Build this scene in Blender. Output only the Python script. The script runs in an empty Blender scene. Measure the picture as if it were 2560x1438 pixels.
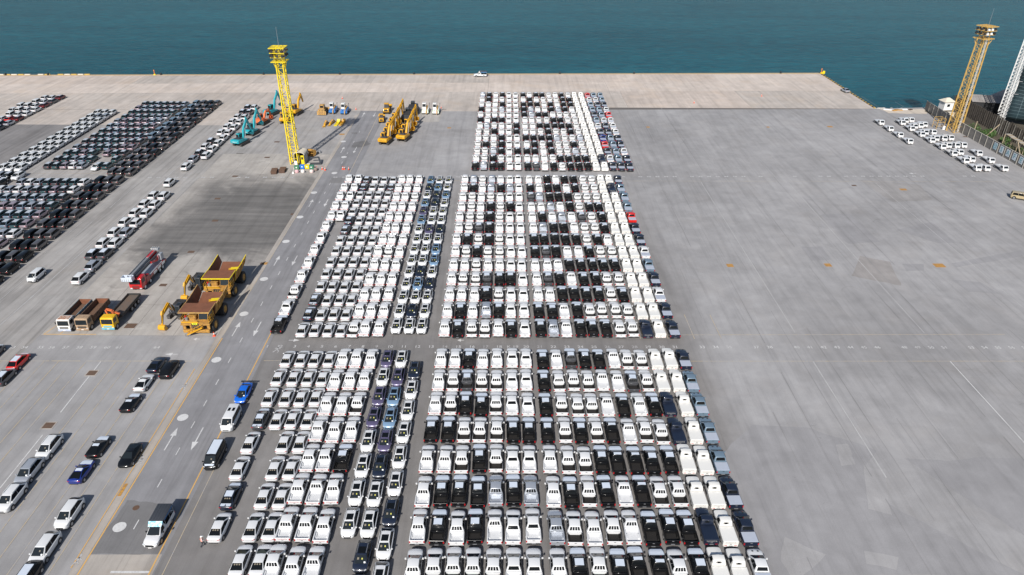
import bpy, bmesh, math, random
from mathutils import Vector, Matrix
random.seed(7)
R = math.radians
PI = math.pi
scene = bpy.context.scene
C = scene.collection

# ------------------------------------------------------------------ camera
CAM_F, CAM_PITCH, CAM_ROLL, CAM_YAW, CAM_H = 1775.0, R(30.21855), R(0.44874), R(0.62979), 71.0454
PW, PH = 2560.0, 1438.0
_f = Vector((math.sin(CAM_YAW) * math.cos(CAM_PITCH), math.cos(CAM_YAW) * math.cos(CAM_PITCH), -math.sin(CAM_PITCH)))
_r0 = Vector((math.cos(CAM_YAW), -math.sin(CAM_YAW), 0))
_u0 = _r0.cross(_f)
_r = _r0 * math.cos(CAM_ROLL) + _u0 * math.sin(CAM_ROLL)
_u = _u0 * math.cos(CAM_ROLL) - _r0 * math.sin(CAM_ROLL)
cd = bpy.data.cameras.new('camera')
cam = bpy.data.objects.new('camera', cd)
C.objects.link(cam)
cd.sensor_fit = 'HORIZONTAL'
cd.sensor_width = 36
cd.lens = CAM_F / PW * 36
cd.clip_start = 1
cd.clip_end = 20000
cam.matrix_world = Matrix(((_r.x, _u.x, -_f.x, 0), (_r.y, _u.y, -_f.y, 0), (_r.z, _u.z, -_f.z, CAM_H), (0, 0, 0, 1)))
scene.camera = cam


def g(px, py, z=0.0):
    """survey helper: where the sight line through a spot of the photograph meets height z"""
    d = _f * CAM_F + _r * (px - PW / 2) - _u * (py - PH / 2)
    t = (z - CAM_H) / d.z
    return Vector((d.x * t, d.y * t, z))


# ------------------------------------------------------------------ sky, sun, exposure
SUN_EL, SUN_AZ = R(37), R(12)
world = bpy.data.worlds.new('World')
scene.world = world
world.use_nodes = True
wn = world.node_tree
for n in list(wn.nodes):
    wn.nodes.remove(n)
sky = wn.nodes.new('ShaderNodeTexSky')
sky.sky_type = 'NISHITA'
sky.sun_disc = False
sky.sun_elevation = SUN_EL
sky.sun_rotation = PI + SUN_AZ
sky.air_density = 1.0
sky.dust_density = 1.2
sky.ozone_density = 1.0
bg = wn.nodes.new('ShaderNodeBackground')
bg.inputs['Strength'].default_value = 0.085
wo = wn.nodes.new('ShaderNodeOutputWorld')
wn.links.new(sky.outputs[0], bg.inputs[0])
wn.links.new(bg.outputs[0], wo.inputs[0])
sl = bpy.data.lights.new('sun', 'SUN')
sl.energy = 5.0
sl.angle = R(0.55)
sl.color = (1.0, 0.955, 0.89)
so = bpy.data.objects.new('sun', sl)
C.objects.link(so)
so.location = (-20, -80, 150)
_d = Vector((math.sin(SUN_AZ) * math.cos(SUN_EL), math.cos(SUN_AZ) * math.cos(SUN_EL), -math.sin(SUN_EL)))
so.rotation_euler = _d.to_track_quat('-Z', 'Y').to_euler()
vs = scene.view_settings
vs.view_transform = 'Standard'
vs.look = 'None'
vs.exposure = 0.10
vs.gamma = 1.0
vs.use_curve_mapping = False

# ------------------------------------------------------------------ materials
MATS = {}


class NT:
    def __init__(s, name):
        s.m = bpy.data.materials.new(name)
        s.m.use_nodes = True
        s.t = s.m.node_tree
        s.p = s.t.nodes['Principled BSDF']

    def n(s, kind, **kw):
        nd = s.t.nodes.new(kind)
        for k, v in kw.items():
            setattr(nd, k, v)
        return nd

    def l(s, a, b):
        s.t.links.new(a, b)

    def pos(s, scale=(1, 1, 1), rot=0.0):
        ge = s.n('ShaderNodeNewGeometry')
        mp = s.n('ShaderNodeMapping')
        mp.inputs['Scale'].default_value = scale
        mp.inputs['Rotation'].default_value = (0, 0, rot)
        s.l(ge.outputs['Position'], mp.inputs[0])
        return mp.outputs[0]

    def noise(s, vec, scale, detail=5, rough=0.6, dist=0.0):
        nd = s.n('ShaderNodeTexNoise')
        nd.inputs['Scale'].default_value = scale
        nd.inputs['Detail'].default_value = detail
        nd.inputs['Roughness'].default_value = rough
        nd.inputs['Distortion'].default_value = dist
        s.l(vec, nd.inputs['Vector'])
        return nd.outputs['Fac']

    def ramp(s, fac, stops):
        nd = s.n('ShaderNodeValToRGB')
        e = nd.color_ramp.elements
        while len(e) < len(stops):
            e.new(0.5)
        for i, (p, c) in enumerate(stops):
            e[i].position = p
            e[i].color = (c, c, c, 1) if not isinstance(c, (tuple, list)) else (*c, 1)
        s.l(fac, nd.inputs[0])
        return nd.outputs[0]

    def mix(s, fac, a, b, mode='MIX'):
        nd = s.n('ShaderNodeMix', data_type='RGBA', blend_type=mode)
        for i, v in ((0, fac), (6, a), (7, b)):
            if isinstance(v, (int, float)):
                nd.inputs[i].default_value = v if i == 0 else (v, v, v, 1)
            elif isinstance(v, (tuple, list)):
                nd.inputs[i].default_value = (*v, 1)
            else:
                s.l(v, nd.inputs[i])
        return nd.outputs[2]

    def bump(s, h, strength, dist):
        b = s.n('ShaderNodeBump')
        b.inputs['Strength'].default_value = strength
        b.inputs['Distance'].default_value = dist
        s.l(h, b.inputs['Height'])
        s.l(b.outputs[0], s.p.inputs['Normal'])


def paint(name, col, rough=0.35, coat=0.0, metal=0.0, dirt=0.06, scale=1.5, spec=0.5):
    """plain paint, metal or plastic with a faint uneven tone"""
    if name in MATS:
        return MATS[name]
    k = NT(name)
    v = k.pos()
    f = k.noise(v, scale, 3)
    c = k.mix(k.ramp(f, ((0.3, 0.0), (0.75, 1.0))), tuple(x * (1 - dirt) for x in col), col)
    k.l(c, k.p.inputs['Base Color'])
    k.p.inputs['Roughness'].default_value = rough
    k.p.inputs['Metallic'].default_value = metal
    k.p.inputs['Coat Weight'].default_value = coat
    k.p.inputs['Specular IOR Level'].default_value = spec
    k.p.inputs['Coat Roughness'].default_value = 0.08
    MATS[name] = k.m
    return k.m


def carpaint(name, col, metal=0.0):
    return paint(name, col, 0.32, 0.6, metal, 0.03, 0.6)


def rusty(name, col, rust, amount=0.5, scale=1.2, rough=0.8):
    if name in MATS:
        return MATS[name]
    k = NT(name)
    v = k.pos()
    f = k.noise(v, scale, 8, 0.65)
    f2 = k.noise(v, scale * 6, 5, 0.6)
    fac = k.ramp(f, ((max(0, 1 - amount - 0.18) * 0.9, 0.0), (min(1, (1 - amount + 0.12)), 1.0)))
    r2 = k.mix(f2, tuple(x * 0.6 for x in rust), tuple(min(1, x * 1.35) for x in rust))
    k.l(k.mix(fac, col, r2), k.p.inputs['Base Color'])
    k.p.inputs['Roughness'].default_value = rough
    k.bump(f2, 0.3, 0.02)
    MATS[name] = k.m
    return k.m


def pavement(name, col, streak=0.25, warm=0.0, rough=0.85, patch=0.2, fine=0.12, rot=0.0, worn=False):
    """weathered asphalt or concrete: tyre streaks along the lanes, blotches, grain"""
    k = NT(name)
    v = k.pos(rot=rot)
    big = k.noise(v, 0.035, 6, 0.6, 0.4)
    med = k.noise(v, 0.25, 6, 0.62, 0.3)
    gr = k.noise(v, 9.0, 4, 0.7)
    vs_ = k.pos((1.0, 0.045, 1.0), rot)
    st = k.noise(vs_, 0.75, 6, 0.62, 0.25)
    vs2 = k.pos((1.0, 0.12, 1.0), rot)
    st2 = k.noise(vs2, 0.22, 5, 0.6, 0.5)

    def scale_(v_, lo, hi, amt):
        return k.ramp(v_, ((lo, 1 - amt), (hi, 1 + amt * 0.0 + 0.0)))
    c = k.mix(k.ramp(big, ((0.32, 0.0), (0.7, 1.0))), tuple(x * (1 - patch) for x in col), tuple(min(1, x * (1 + patch * .45)) for x in col))
    c = k.mix(1.0, c, k.ramp(med, ((0.3, 1 - 0.16), (0.72, 1.06))), 'MULTIPLY')
    c = k.mix(1.0, c, k.ramp(st, ((0.36, 1 - streak * .9), (0.50, 1.0), (0.66, 1.0 + streak * 0.4))), 'MULTIPLY')
    tm = k.noise(k.pos((1.0, 0.02, 1.0), rot + R(1.2)), 2.6, 4, 0.6, 0.15)
    c = k.mix(1.0, c, k.ramp(tm, ((0.30, 1 - streak * .8), (0.42, 1.0))), 'MULTIPLY')
    spots = k.noise(v, 0.9, 6, 0.75, 0.6)
    c = k.mix(1.0, c, k.ramp(spots, ((0.26, 0.72), (0.36, 1.0), (0.66, 1.0), (0.76, 1.10))), 'MULTIPLY')
    c = k.mix(1.0, c, k.ramp(st2, ((0.3, 1 - streak * 0.7), (0.6, 1.0))), 'MULTIPLY')
    c = k.mix(1.0, c, k.ramp(gr, ((0.25, 1 - fine), (0.75, 1 + fine))), 'MULTIPLY')
    if warm:
        wv = k.noise(v, 0.12, 5, 0.6, 0.6)
        c = k.mix(k.ramp(wv, ((0.5, 0.0), (0.75, warm))), c, (col[0] * 0.95, col[1] * 0.82, col[2] * 0.66))
    if worn:      # the bays under the parked rows are a darker, younger surface that ends in a ragged border
        xyz_ = k.n('ShaderNodeSeparateXYZ')
        k.l(k.pos(), xyz_.inputs[0])
        rag = k.noise(k.pos(), 0.05, 5, 0.6, 0.5)

        def edge(sock, a, b, amp):
            ad = k.n('ShaderNodeMath', operation='MULTIPLY_ADD')
            ad.inputs[1].default_value = amp
            k.l(rag, ad.inputs[0])
            k.l(sock, ad.inputs[2])
            q = k.n('ShaderNodeMapRange', interpolation_type='SMOOTHSTEP')
            q.inputs[1].default_value = a + amp / 2
            q.inputs[2].default_value = b + amp / 2
            k.l(ad.outputs[0], q.inputs[0])
            return q.outputs[0]
        mk_ = k.mix(1.0, k.mix(1.0, edge(xyz_.outputs[0], 39, 29, 5), edge(xyz_.outputs[1], 196, 96, 14), 'MULTIPLY'), edge(xyz_.outputs[0], -44, -41, 1), 'MULTIPLY')
        c = k.mix(k.ramp(mk_, ((0.0, 0.0), (1.0, 0.9))), c, k.mix(1.0, c, (0.60, 0.585, 0.565), 'MULTIPLY'))
    k.l(c, k.p.inputs['Base Color'])
    k.p.inputs['Roughness'].default_value = rough
    k.p.inputs['Specular IOR Level'].default_value = 0.3
    k.bump(gr, 0.25, 0.02)
    MATS[name] = k.m
    return k.m


def roadpaint(name, col, under, wear=0.45):
    """painted marking with the pavement showing through where it is worn"""
    k = NT(name)
    v = k.pos()
    f = k.noise(v, 3.5, 6, 0.7)
    f2 = k.noise(v, 0.3, 3, 0.6)
    w = k.mix(0.4, f, f2)
    k.l(k.mix(k.ramp(w, ((wear - 0.08, 0.0), (wear + 0.1, 1.0))), under, col), k.p.inputs['Base Color'])
    k.p.inputs['Roughness'].default_value = 0.7
    MATS[name] = k.m
    return k.m


A_ = (0.352, 0.346, 0.351)
M_yard = pavement('asphalt_yard', A_, 0.115, 0.10, worn=True)
M_road = pavement('asphalt_road', (0.262, 0.260, 0.272), 0.18, 0.0, 0.85, 0.12)
M_patch = pavement('asphalt_patch', (0.308, 0.303, 0.311), 0.10, 0.0, 0.85, 0.1)
M_patchl = pavement('asphalt_pale_patch', (0.358, 0.351, 0.355), 0.10, 0.0, 0.85, 0.12)
M_newasph = pavement('asphalt_dark_patch', (0.215, 0.212, 0.216), 0.15, 0.0, 0.85, 0.3)
M_apron = pavement('concrete_apron', (0.56, 0.487, 0.435), 0.14, 0.35, 0.9, 0.14, 0.08, rot=PI / 2)
M_apron2 = pavement('concrete_apron_grey', (0.505, 0.455, 0.415), 0.16, 0.3, 0.9, 0.14, 0.08)
M_pad = pavement('concrete_pad', (0.38, 0.355, 0.332), 0.20, 0.35, 0.9, 0.24, 0.1)
M_padd = pavement('concrete_oil_stained', (0.165, 0.154, 0.144), 0.30, 0.2, 0.85, 0.4, 0.1)
M_paddm = pavement('concrete_grey_pad', (0.375, 0.362, 0.355), 0.18, 0.2, 0.9, 0.2, 0.1)
M_darkyard = pavement('asphalt_dark_yard', (0.245, 0.236, 0.236), 0.25, 0.1, 0.85, 0.2, 0.1)
M_strip = pavement('concrete_drain_strip', (0.43, 0.395, 0.362), 0.2, 0.4, 0.9, 0.2, 0.1)
M_sand = pavement('pale_sand', (0.60, 0.53, 0.45), 0.1, 0.2, 0.95, 0.15, 0.1)
M_soil = pavement('dark_soil', (0.12, 0.105, 0.08), 0.2, 0.3, 0.95, 0.4, 0.2)
M_white = roadpaint('white_road_paint', (0.58, 0.58, 0.58), A_, 0.42)
M_whitew = roadpaint('worn_white_road_paint', (0.48, 0.48, 0.48), A_, 0.50)
M_orange = roadpaint('orange_road_paint', (0.62, 0.36, 0.10), A_, 0.36)
M_orangew = roadpaint('worn_orange_road_paint', (0.50, 0.385, 0.21), A_, 0.50)
M_joint = paint('joint_dark', (0.13, 0.118, 0.11), 0.9)  # own dark tone of the joint beds and drain cover bars
M_rustplate = rusty('rusty_plate', (0.09, 0.06, 0.045), (0.13, 0.07, 0.04), 0.5, 2.0)
M_orplate = rusty('orange_plate', (0.52, 0.27, 0.05), (0.3, 0.15, 0.05), 0.4, 2.0)

M_tyre = paint('tyre_rubber', (0.018, 0.018, 0.019), 0.8)
M_rim = paint('wheel_rim', (0.42, 0.43, 0.45), 0.3, 0, 0.7)
M_black = paint('black_plastic', (0.022, 0.023, 0.026), 0.55)
M_chassis = paint('dark_chassis', (0.035, 0.033, 0.032), 0.7)
M_glass = paint('dark_window_glass', (0.016, 0.021, 0.025), 0.07, 0.0, spec=.35)
M_tint = paint('tinted_rear_glass', (0.007, 0.0085, 0.010), 0.10, 0.0, spec=.22)
M_film = paint('white_protective_film', (0.58, 0.64, 0.73), 0.42)
M_film2 = paint('greyed_protective_film', (0.43, 0.47, 0.53), 0.45)
M_liner = paint('bed_liner_black', (0.012, 0.0115, 0.0115), 0.6, spec=.15)
M_linerlit = paint('bed_liner_sunlit_ribs', (0.040, 0.037, 0.035), 0.5, spec=.2)  # ribs paler than the liner: sunlit bed floor put into the colour
M_red = paint('red_lamp', (0.42, 0.012, 0.016), 0.2, 0.3)
M_lampw = paint('clear_lamp', (0.65, 0.68, 0.70), 0.12, 0.6)
M_paper = paint('white_paper', (0.75, 0.78, 0.8), 0.6)
M_yellowtag = paint('yellow_tag', (0.46, 0.45, 0.08), 0.6)
M_beige = paint('beige_seat', (0.19, 0.165, 0.125), 0.8)
PAINT = {
    'white': carpaint('car_white', (0.66, 0.67, 0.685)), 'black': paint('car_black', (0.007, 0.0075, 0.009), 0.22, 0.25, 0, 0.03, 0.6, 0.35),
    'navy': carpaint('car_navy', (0.012, 0.018, 0.036)), 'silver': carpaint('car_silver', (0.46, 0.49, 0.54), 0.45),
    'grey': carpaint('car_dark_grey', (0.085, 0.088, 0.098), 0.3), 'purple': carpaint('car_purple', (0.115, 0.10, 0.185), 0.3),
    'lightblue': carpaint('car_light_blue', (0.20, 0.32, 0.47), 0.2), 'steel': carpaint('car_steel_blue', (0.165, 0.235, 0.305), 0.2),
    'red': carpaint('car_red', (0.62, 0.018, 0.014)), 'darkred': carpaint('car_dark_red', (0.13, 0.012, 0.018), 0.2),
    'blue': carpaint('car_bright_blue', (0.008, 0.13, 0.62)), 'deepblue': carpaint('car_deep_blue', (0.012, 0.03, 0.21)),
    'teal': carpaint('car_dark_teal', (0.035, 0.085, 0.095), 0.2), 'pink': carpaint('car_rose_silver', (0.40, 0.33, 0.37), 0.4),
    'bronze': carpaint('car_grey_bronze', (0.135, 0.127, 0.128), 0.5), 'cream': carpaint('car_cream', (0.42, 0.34, 0.20)),
    'warmwhite': carpaint('car_warm_white', (0.72, 0.715, 0.69)),
}
M_yel = paint('machine_yellow', (0.66, 0.34, 0.012), 0.42, 0.2, 0, 0.12)
M_yel2 = paint('tower_yellow', (0.78, 0.60, 0.012), 0.5, 0, 0, 0.1)
M_yelold = rusty('weathered_yellow', (0.52, 0.28, 0.045), (0.24, 0.125, 0.045), 0.46, 2.6)
M_tan = rusty('worn_tan', (0.50, 0.30, 0.09), (0.26, 0.16, 0.08), 0.4, 1.6)
M_tealm = paint('machine_teal', (0.02, 0.34, 0.40), 0.4, 0.2, 0, 0.12)
M_orangem = paint('machine_orange', (0.72, 0.17, 0.05), 0.45, 0.2, 0, 0.15)
M_rust = rusty('rusty_steel', (0.22, 0.085, 0.045), (0.16, 0.062, 0.032), 0.5, 0.8)
M_rustd = rusty('dark_rusty_steel', (0.07, 0.048, 0.04), (0.12, 0.062, 0.04), 0.45, 1.0)
M_steel = paint('grey_steel', (0.30, 0.31, 0.33), 0.45, 0, 0.3)
M_track = paint('track_steel', (0.075, 0.068, 0.065), 0.7)
M_dkgrey = paint('dark_grey_housing', (0.045, 0.05, 0.06), 0.5)
M_conc = pavement('concrete_wall', (0.25, 0.238, 0.222), 0.2, 0.2, 0.9, 0.2, 0.15)
M_concl = paint('concrete_post', (0.42, 0.40, 0.36), 0.9, 0, 0, 0.2)
M_board = rusty('weathered_board', (0.12, 0.10, 0.082), (0.055, 0.045, 0.038), 0.5, 0.9, 0.95)
M_board2 = rusty('weathered_grey_board', (0.185, 0.165, 0.145), (0.09, 0.075, 0.06), 0.5, 1.1, 0.95)
M_timber = paint('pale_timber', (0.42, 0.34, 0.24), 0.85, 0, 0, 0.25)
M_whitep = paint('white_paint', (0.78, 0.78, 0.77), 0.5)
M_cream = paint('cream_roof', (0.66, 0.60, 0.50), 0.7, 0, 0, 0.12)


# ------------------------------------------------------------------ mesh builder
class MB:
    def __init__(s):
        s.v, s.f, s.m, s.mats = [], [], [], []

    def mi(s, mat):
        if mat not in s.mats:
            s.mats.append(mat)
        return s.mats.index(mat)

    def add(s, vs_, fs, mat):
        o = len(s.v)
        i = s.mi(mat)
        s.v += [tuple(p) for p in vs_]
        for f in fs:
            s.f.append(tuple(o + q for q in f))
            s.m.append(i)
        return s

    def box(s, c, d, mat, rz=0.0, taper=(1, 1)):
        x, y, z = (k / 2 for k in d)
        tx, ty = taper
        P = [(-x, -y, -z), (x, -y, -z), (x, y, -z), (-x, y, -z), (-x * tx, -y * ty, z), (x * tx, -y * ty, z), (x * tx, y * ty, z), (-x * tx, y * ty, z)]
        cs, sn = math.cos(rz), math.sin(rz)
        P = [(c[0] + p[0] * cs - p[1] * sn, c[1] + p[0] * sn + p[1] * cs, c[2] + p[2]) for p in P]
        return s.add(P, [(0, 3, 2, 1), (4, 5, 6, 7), (0, 1, 5, 4), (1, 2, 6, 5), (2, 3, 7, 6), (3, 0, 4, 7)], mat)

    def quad(s, a, b, c, d, mat):
        return s.add([a, b, c, d], [(0, 1, 2, 3)], mat)

    def bar(s, a, b, w, h, mat, up=(0, 0, 1)):
        a, b = Vector(a), Vector(b)
        d = (b - a).normalized()
        u = Vector(up)
        if abs(d.dot(u)) > 0.98:
            u = Vector((1, 0, 0))
        r = d.cross(u).normalized() * (w / 2)
        t = r.cross(d).normalized() * (h / 2)
        P = [a - r - t, a + r - t, a + r + t, a - r + t, b - r - t, b + r - t, b + r + t, b - r + t]
        return s.add(P, [(0, 3, 2, 1), (4, 5, 6, 7), (0, 1, 5, 4), (1, 2, 6, 5), (2, 3, 7, 6), (3, 0, 4, 7)], mat)

    def tube(s, a, b, r0, mat, r1=None, n=10, caps=True):
        a, b = Vector(a), Vector(b)
        r1 = r0 if r1 is None else r1
        d = (b - a).normalized()
        u = Vector((0, 0, 1)) if abs(d.z) < 0.9 else Vector((1, 0, 0))
        x = d.cross(u).normalized()
        y = d.cross(x)
        P = []
        for i in range(n):
            t = 2 * PI * i / n
            w = x * math.cos(t) + y * math.sin(t)
            P += [a + w * r0, b + w * r1]
        F = [(2 * i, 2 * i + 1, (2 * i + 3) % (2 * n), (2 * i + 2) % (2 * n)) for i in range(n)]
        if caps:
            F += [tuple(2 * i for i in range(n)), tuple(2 * i + 1 for i in reversed(range(n)))]
        return s.add(P, F, mat)

    def rings(s, rr, mat, caps=True, closed=True):
        n = len(rr[0])
        P = [p for r_ in rr for p in r_]
        F = []
        for j in range(len(rr) - 1):
            for i in range(n if closed else n - 1):
                k = (i + 1) % n
                F.append((j * n + i, j * n + k, (j + 1) * n + k, (j + 1) * n + i))
        if caps:
            F += [tuple(reversed(range(n))), tuple((len(rr) - 1) * n + i for i in range(n))]
        return s.add(P, F, mat)

    def slab(s, poly, z0, z1, mat):
        n = len(poly)
        return s.rings([[(p[0], p[1], z0) for p in poly], [(p[0], p[1], z1) for p in poly]], mat)

    def xprism(s, poly, x0, x1, mat):
        """side profile (y, z) given thickness along x"""
        return s.rings([[(x0, p[0], p[1]) for p in poly], [(x1, p[0], p[1]) for p in poly]], mat)

    def sheet(s, poly, z, mat):
        return s.add([(p[0], p[1], z) for p in poly], [tuple(range(len(poly)))], mat)

    def mesh(s, name, sharp=35, bevel=None):
        me = bpy.data.meshes.new(name)
        me.from_pydata(s.v, [], s.f)
        for m in s.mats:
            me.materials.append(m)
        me.polygons.foreach_set('material_index', s.m)
        bm = bmesh.new()
        bm.from_mesh(me)
        bmesh.ops.recalc_face_normals(bm, faces=bm.faces)
        if bevel:
            bmesh.ops.remove_doubles(bm, verts=bm.verts, dist=1e-4)
            es = [e for e in bm.edges if len(e.link_faces) == 2 and e.calc_face_angle(0) > R(24)]
            bmesh.ops.bevel(bm, geom=es, offset=bevel[0], segments=bevel[1], profile=0.5, affect='EDGES', clamp_overlap=True)
        bm.to_mesh(me)
        bm.free()
        if sharp:
            me.polygons.foreach_set('use_smooth', [True] * len(me.polygons))
            me.set_sharp_from_angle(angle=R(sharp))
        return me


def link(name, me, parent=None, loc=None, rz=None, kind=None):
    o = bpy.data.objects.new(name, me)
    C.objects.link(o)
    if parent is not None:
        o.parent = parent
    if loc is not None:
        o.location = loc
    if rz is not None:
        o.rotation_euler = (0, 0, rz)
    if kind:
        o['kind'] = kind
    return o


def tag(o, label, cat, group=None):
    o['label'] = label
    o['category'] = cat
    if group:
        o['group'] = group
    return o


def thing(name, label, cat, loc, rz=0.0, group=None):
    o = bpy.data.objects.new(name, None)
    o.empty_display_size = 0.5
    C.objects.link(o)
    o.location = loc
    o.rotation_euler = (0, 0, rz)
    return tag(o, label, cat, group)


class Model(list):
    """list of (part name, mesh, (sub-part name, mesh) list) shared by every copy"""
    def part(s, name, mb, sharp=35, bevel=None, subs=()):
        me = mb.mesh(name, sharp, bevel) if isinstance(mb, MB) else mb
        s.append((name, me, [(n, b.mesh(n, 35) if isinstance(b, MB) else b) for n, b in subs]))
        return me

    def spawn(s, name, label, cat, loc, rz=0.0, group=None):
        t = thing(name, label, cat, loc, rz, group)
        for n, me, subs in s:
            o = link(n, me, t)
            for sn, sm in subs:
                link(sn, sm, o)
        return t


def text_meshes(strings, size=1.0, ext=0.0):
    """flat letter shapes from the built-in font, as plain meshes"""
    objs = {}
    for t in strings:
        cu = bpy.data.curves.new('letters', 'FONT')
        cu.body = t
        cu.size = size
        cu.align_x = 'CENTER'
        cu.align_y = 'CENTER'
        cu.extrude = ext
        cu.resolution_u = 3
        o = bpy.data.objects.new('letters', cu)
        C.objects.link(o)
        objs[t] = o
    dg = bpy.context.evaluated_depsgraph_get()
    dg.update()
    out = {}
    for t, o in objs.items():
        out[t] = bpy.data.meshes.new_from_object(o.evaluated_get(dg))
    for o in objs.values():
        cu = o.data
        bpy.data.objects.remove(o)
        bpy.data.curves.remove(cu)
    return out


ORD = ['zeroth', 'first', 'second', 'third', 'fourth', 'fifth', 'sixth', 'seventh', 'eighth', 'ninth', 'tenth', 'eleventh', 'twelfth',
       'thirteenth', 'fourteenth', 'fifteenth', 'sixteenth', 'seventeenth', 'eighteenth', 'nineteenth', 'twentieth']

# ================================================================== SETTING
EDGE_A, EDGE_B = g(0, 188), g(2050, 183)
_es = (EDGE_B.y - EDGE_A.y) / (EDGE_B.x - EDGE_A.x)


def yedge(x):
    return EDGE_A.y + (x - EDGE_A.x) * _es


XQ = 131.3          # straight right-hand face of the quay
SEA = -2.6
# ---- sea
k = NT('sea_water')
v = k.pos((1, 1.0, 1), R(8))
w1 = k.noise(k.pos((0.34, 1.0, 1), R(6)), 0.38, 4, 0.58, 0.6)
w2 = k.noise(k.pos((0.5, 1.0, 1), R(-14)), 1.7, 4, 0.6, 0.3)
sw = k.noise(k.pos((0.16, 1.0, 1), R(5)), 0.022, 6, 0.62, 0.8)
hh = k.mix(0.28, w1, w2)
k.bump(hh, 0.55, 1.0)
cc = k.mix(k.ramp(sw, ((0.3, 0.0), (0.72, 1.0))), (0.003, 0.074, 0.104), (0.008, 0.116, 0.152))
cc = k.mix(k.ramp(w1, ((0.35, 0.0), (0.7, 1.0))), k.mix(1.0, cc, (0.55, 0.6, 0.66), 'MULTIPLY'), cc)
k.l(cc, k.p.inputs['Base Color'])
k.p.inputs['Roughness'].default_value = 0.22
k.p.inputs['IOR'].default_value = 1.33
k.p.inputs['Specular IOR Level'].default_value = 0.05
M_sea = k.m
mb = MB()
mb.sheet([(-3500, 200), (3500, 200), (3500, 6000), (-3500, 6000)], SEA, M_sea)
link('sea', mb.mesh('sea', None), kind='structure')

# ---- the yard: one sheet with real quay faces down to the water
outline = [(-700, -120), (700, -120), (700, 262), (186, 258), (172, 254.5), (160, 252.5), (150, 250.5), (XQ, 248.5), (XQ, yedge(XQ)), (-700, yedge(-700))]
mb = MB()
mb.sheet(outline, 0, M_yard)
n = len(outline)
for i in range(n):
    a, b = outline[i], outline[(i + 1) % n]
    mb.quad((a[0], a[1], 0), (b[0], b[1], 0), (b[0], b[1], -4), (a[0], a[1], -4), M_conc)
yard = link('yard_pavement', mb.mesh('yard_pavement', None), kind='structure')
LAY = {}


def sheet(name, poly, mat, layer=1, parent=None):
    m = MB()
    m.sheet(poly, 0.006 * layer, mat)
    return link(name, m.mesh(name, None), parent or yard)


def rect(name, x0, x1, y0, y1, mat, layer=1, parent=None):
    return sheet(name, [(x0, y0), (x1, y0), (x1, y1), (x0, y1)], mat, layer, parent)


def pxsheet(name, pts, mat, layer=1):
    return sheet(name, [tuple(g(*p)[:2]) for p in pts], mat, layer)


def lerp_(a, b, t):
    return a + (b - a) * t


def wavy(pts, amp, step, seed):
    """break the straight sides of a repair patch into an uneven outline"""
    rnd = random.Random(seed)
    out = []
    for i, a in enumerate(pts):
        b = pts[(i + 1) % len(pts)]
        L = math.dist(a, b)
        m = max(1, int(L / step))
        for j in range(m):
            t = j / m
            out.append((a[0] + (b[0] - a[0]) * t + rnd.uniform(-amp, amp), a[1] + (b[1] - a[1]) * t + rnd.uniform(-amp, amp)))
    return out


# ---- quay apron: big concrete slabs with open joints
ap = rect('apron_bed', -420, XQ - 0.05, 240, 289, M_joint, 1)
ap.data.materials[0] = M_joint
bm_ = MB()
bm_.sheet([(-420, yedge(-420) - 49), (XQ - .03, yedge(XQ) - 52.4), (XQ - .03, yedge(XQ) - .03), (-420, yedge(-420) - .03)], 0.005, M_joint)
ap.data = bm_.mesh('apron_bed', None)
ap.name = 'quay_apron'
ap.parent = None
ap['kind'] = 'structure'
MA = [M_apron, M_apron2, pavement('concrete_apron_pale', (0.59, 0.52, 0.468), 0.12, 0.3, 0.9, 0.12, 0.08, rot=PI / 2)]
bands = [(0.05, 1.3), (1.36, 14.2), (14.28, 27.6), (27.68, 52.3)]
rnd = random.Random(3)
for bi, (d0, d1) in enumerate(bands):
    x = XQ - 0.05
    wd = (30, 46, 46, 44)[bi]
    j = 0
    while x > -415:
        x1 = max(-418, x - wd)
        y = [yedge(x) - d0, yedge(x1) - d0, yedge(x1) - d1, yedge(x) - d1]
        if bi == 3:
            y[2] = y[3] = 248.4 if x1 > -20 else 243.0
        m = MB()
        mt = paint('ochre_cope', (0.46, 0.34, 0.20), 0.9, 0, 0, 0.3) if bi == 0 else MA[(0, 0, 2, 1)[bi] if rnd.random() < .6 else rnd.randrange(3)]
        m.slab([(x, y[0]), (x1 + .07, y[1]), (x1 + .07, y[2]), (x, y[3])], 0.006, 0.02 + rnd.uniform(0, .004) + (0.14 if bi == 0 else 0), mt)
        link('concrete_slab', m.mesh('concrete_slab', None), ap)
        x = x1
        j += 1
# tyre-marked lighter strip in front of the apron on the left, and other pavement fields
rect('concrete_field', -300, -84, 226.0, 242.8, M_apron2, 1)
rect('concrete_field', -84, -50.4, 199, 242.9, M_paddm, 1)
rect('concrete_field', -50.2, -14.5, 230.5, 242.9, pavement('concrete_field_pale', (0.43, 0.41, 0.39), 0.15, 0.2, 0.9, 0.15), 1)
sheet('concrete_field', [tuple(g(*p)[:2]) for p in ((1107, 276), (1190, 276), (1180, 324), (1091, 324))], M_patchl, 2)
rect('dark_field', -230, -139.5, 184, 225.9, M_darkyard, 1)

# oil-darkened storage pad: the stain has its own soft outline
k = NT('concrete_stained_pad')
v = k.pos()
xyz = k.n('ShaderNodeSeparateXYZ')
k.l(v, xyz.inputs[0])


def sm(sock, a, b):
    q = k.n('ShaderNodeMapRange', interpolation_type='SMOOTHSTEP')
    q.inputs[1].default_value = a
    q.inputs[2].default_value = b
    k.l(sock, q.inputs[0])
    return q.outputs[0]


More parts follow.
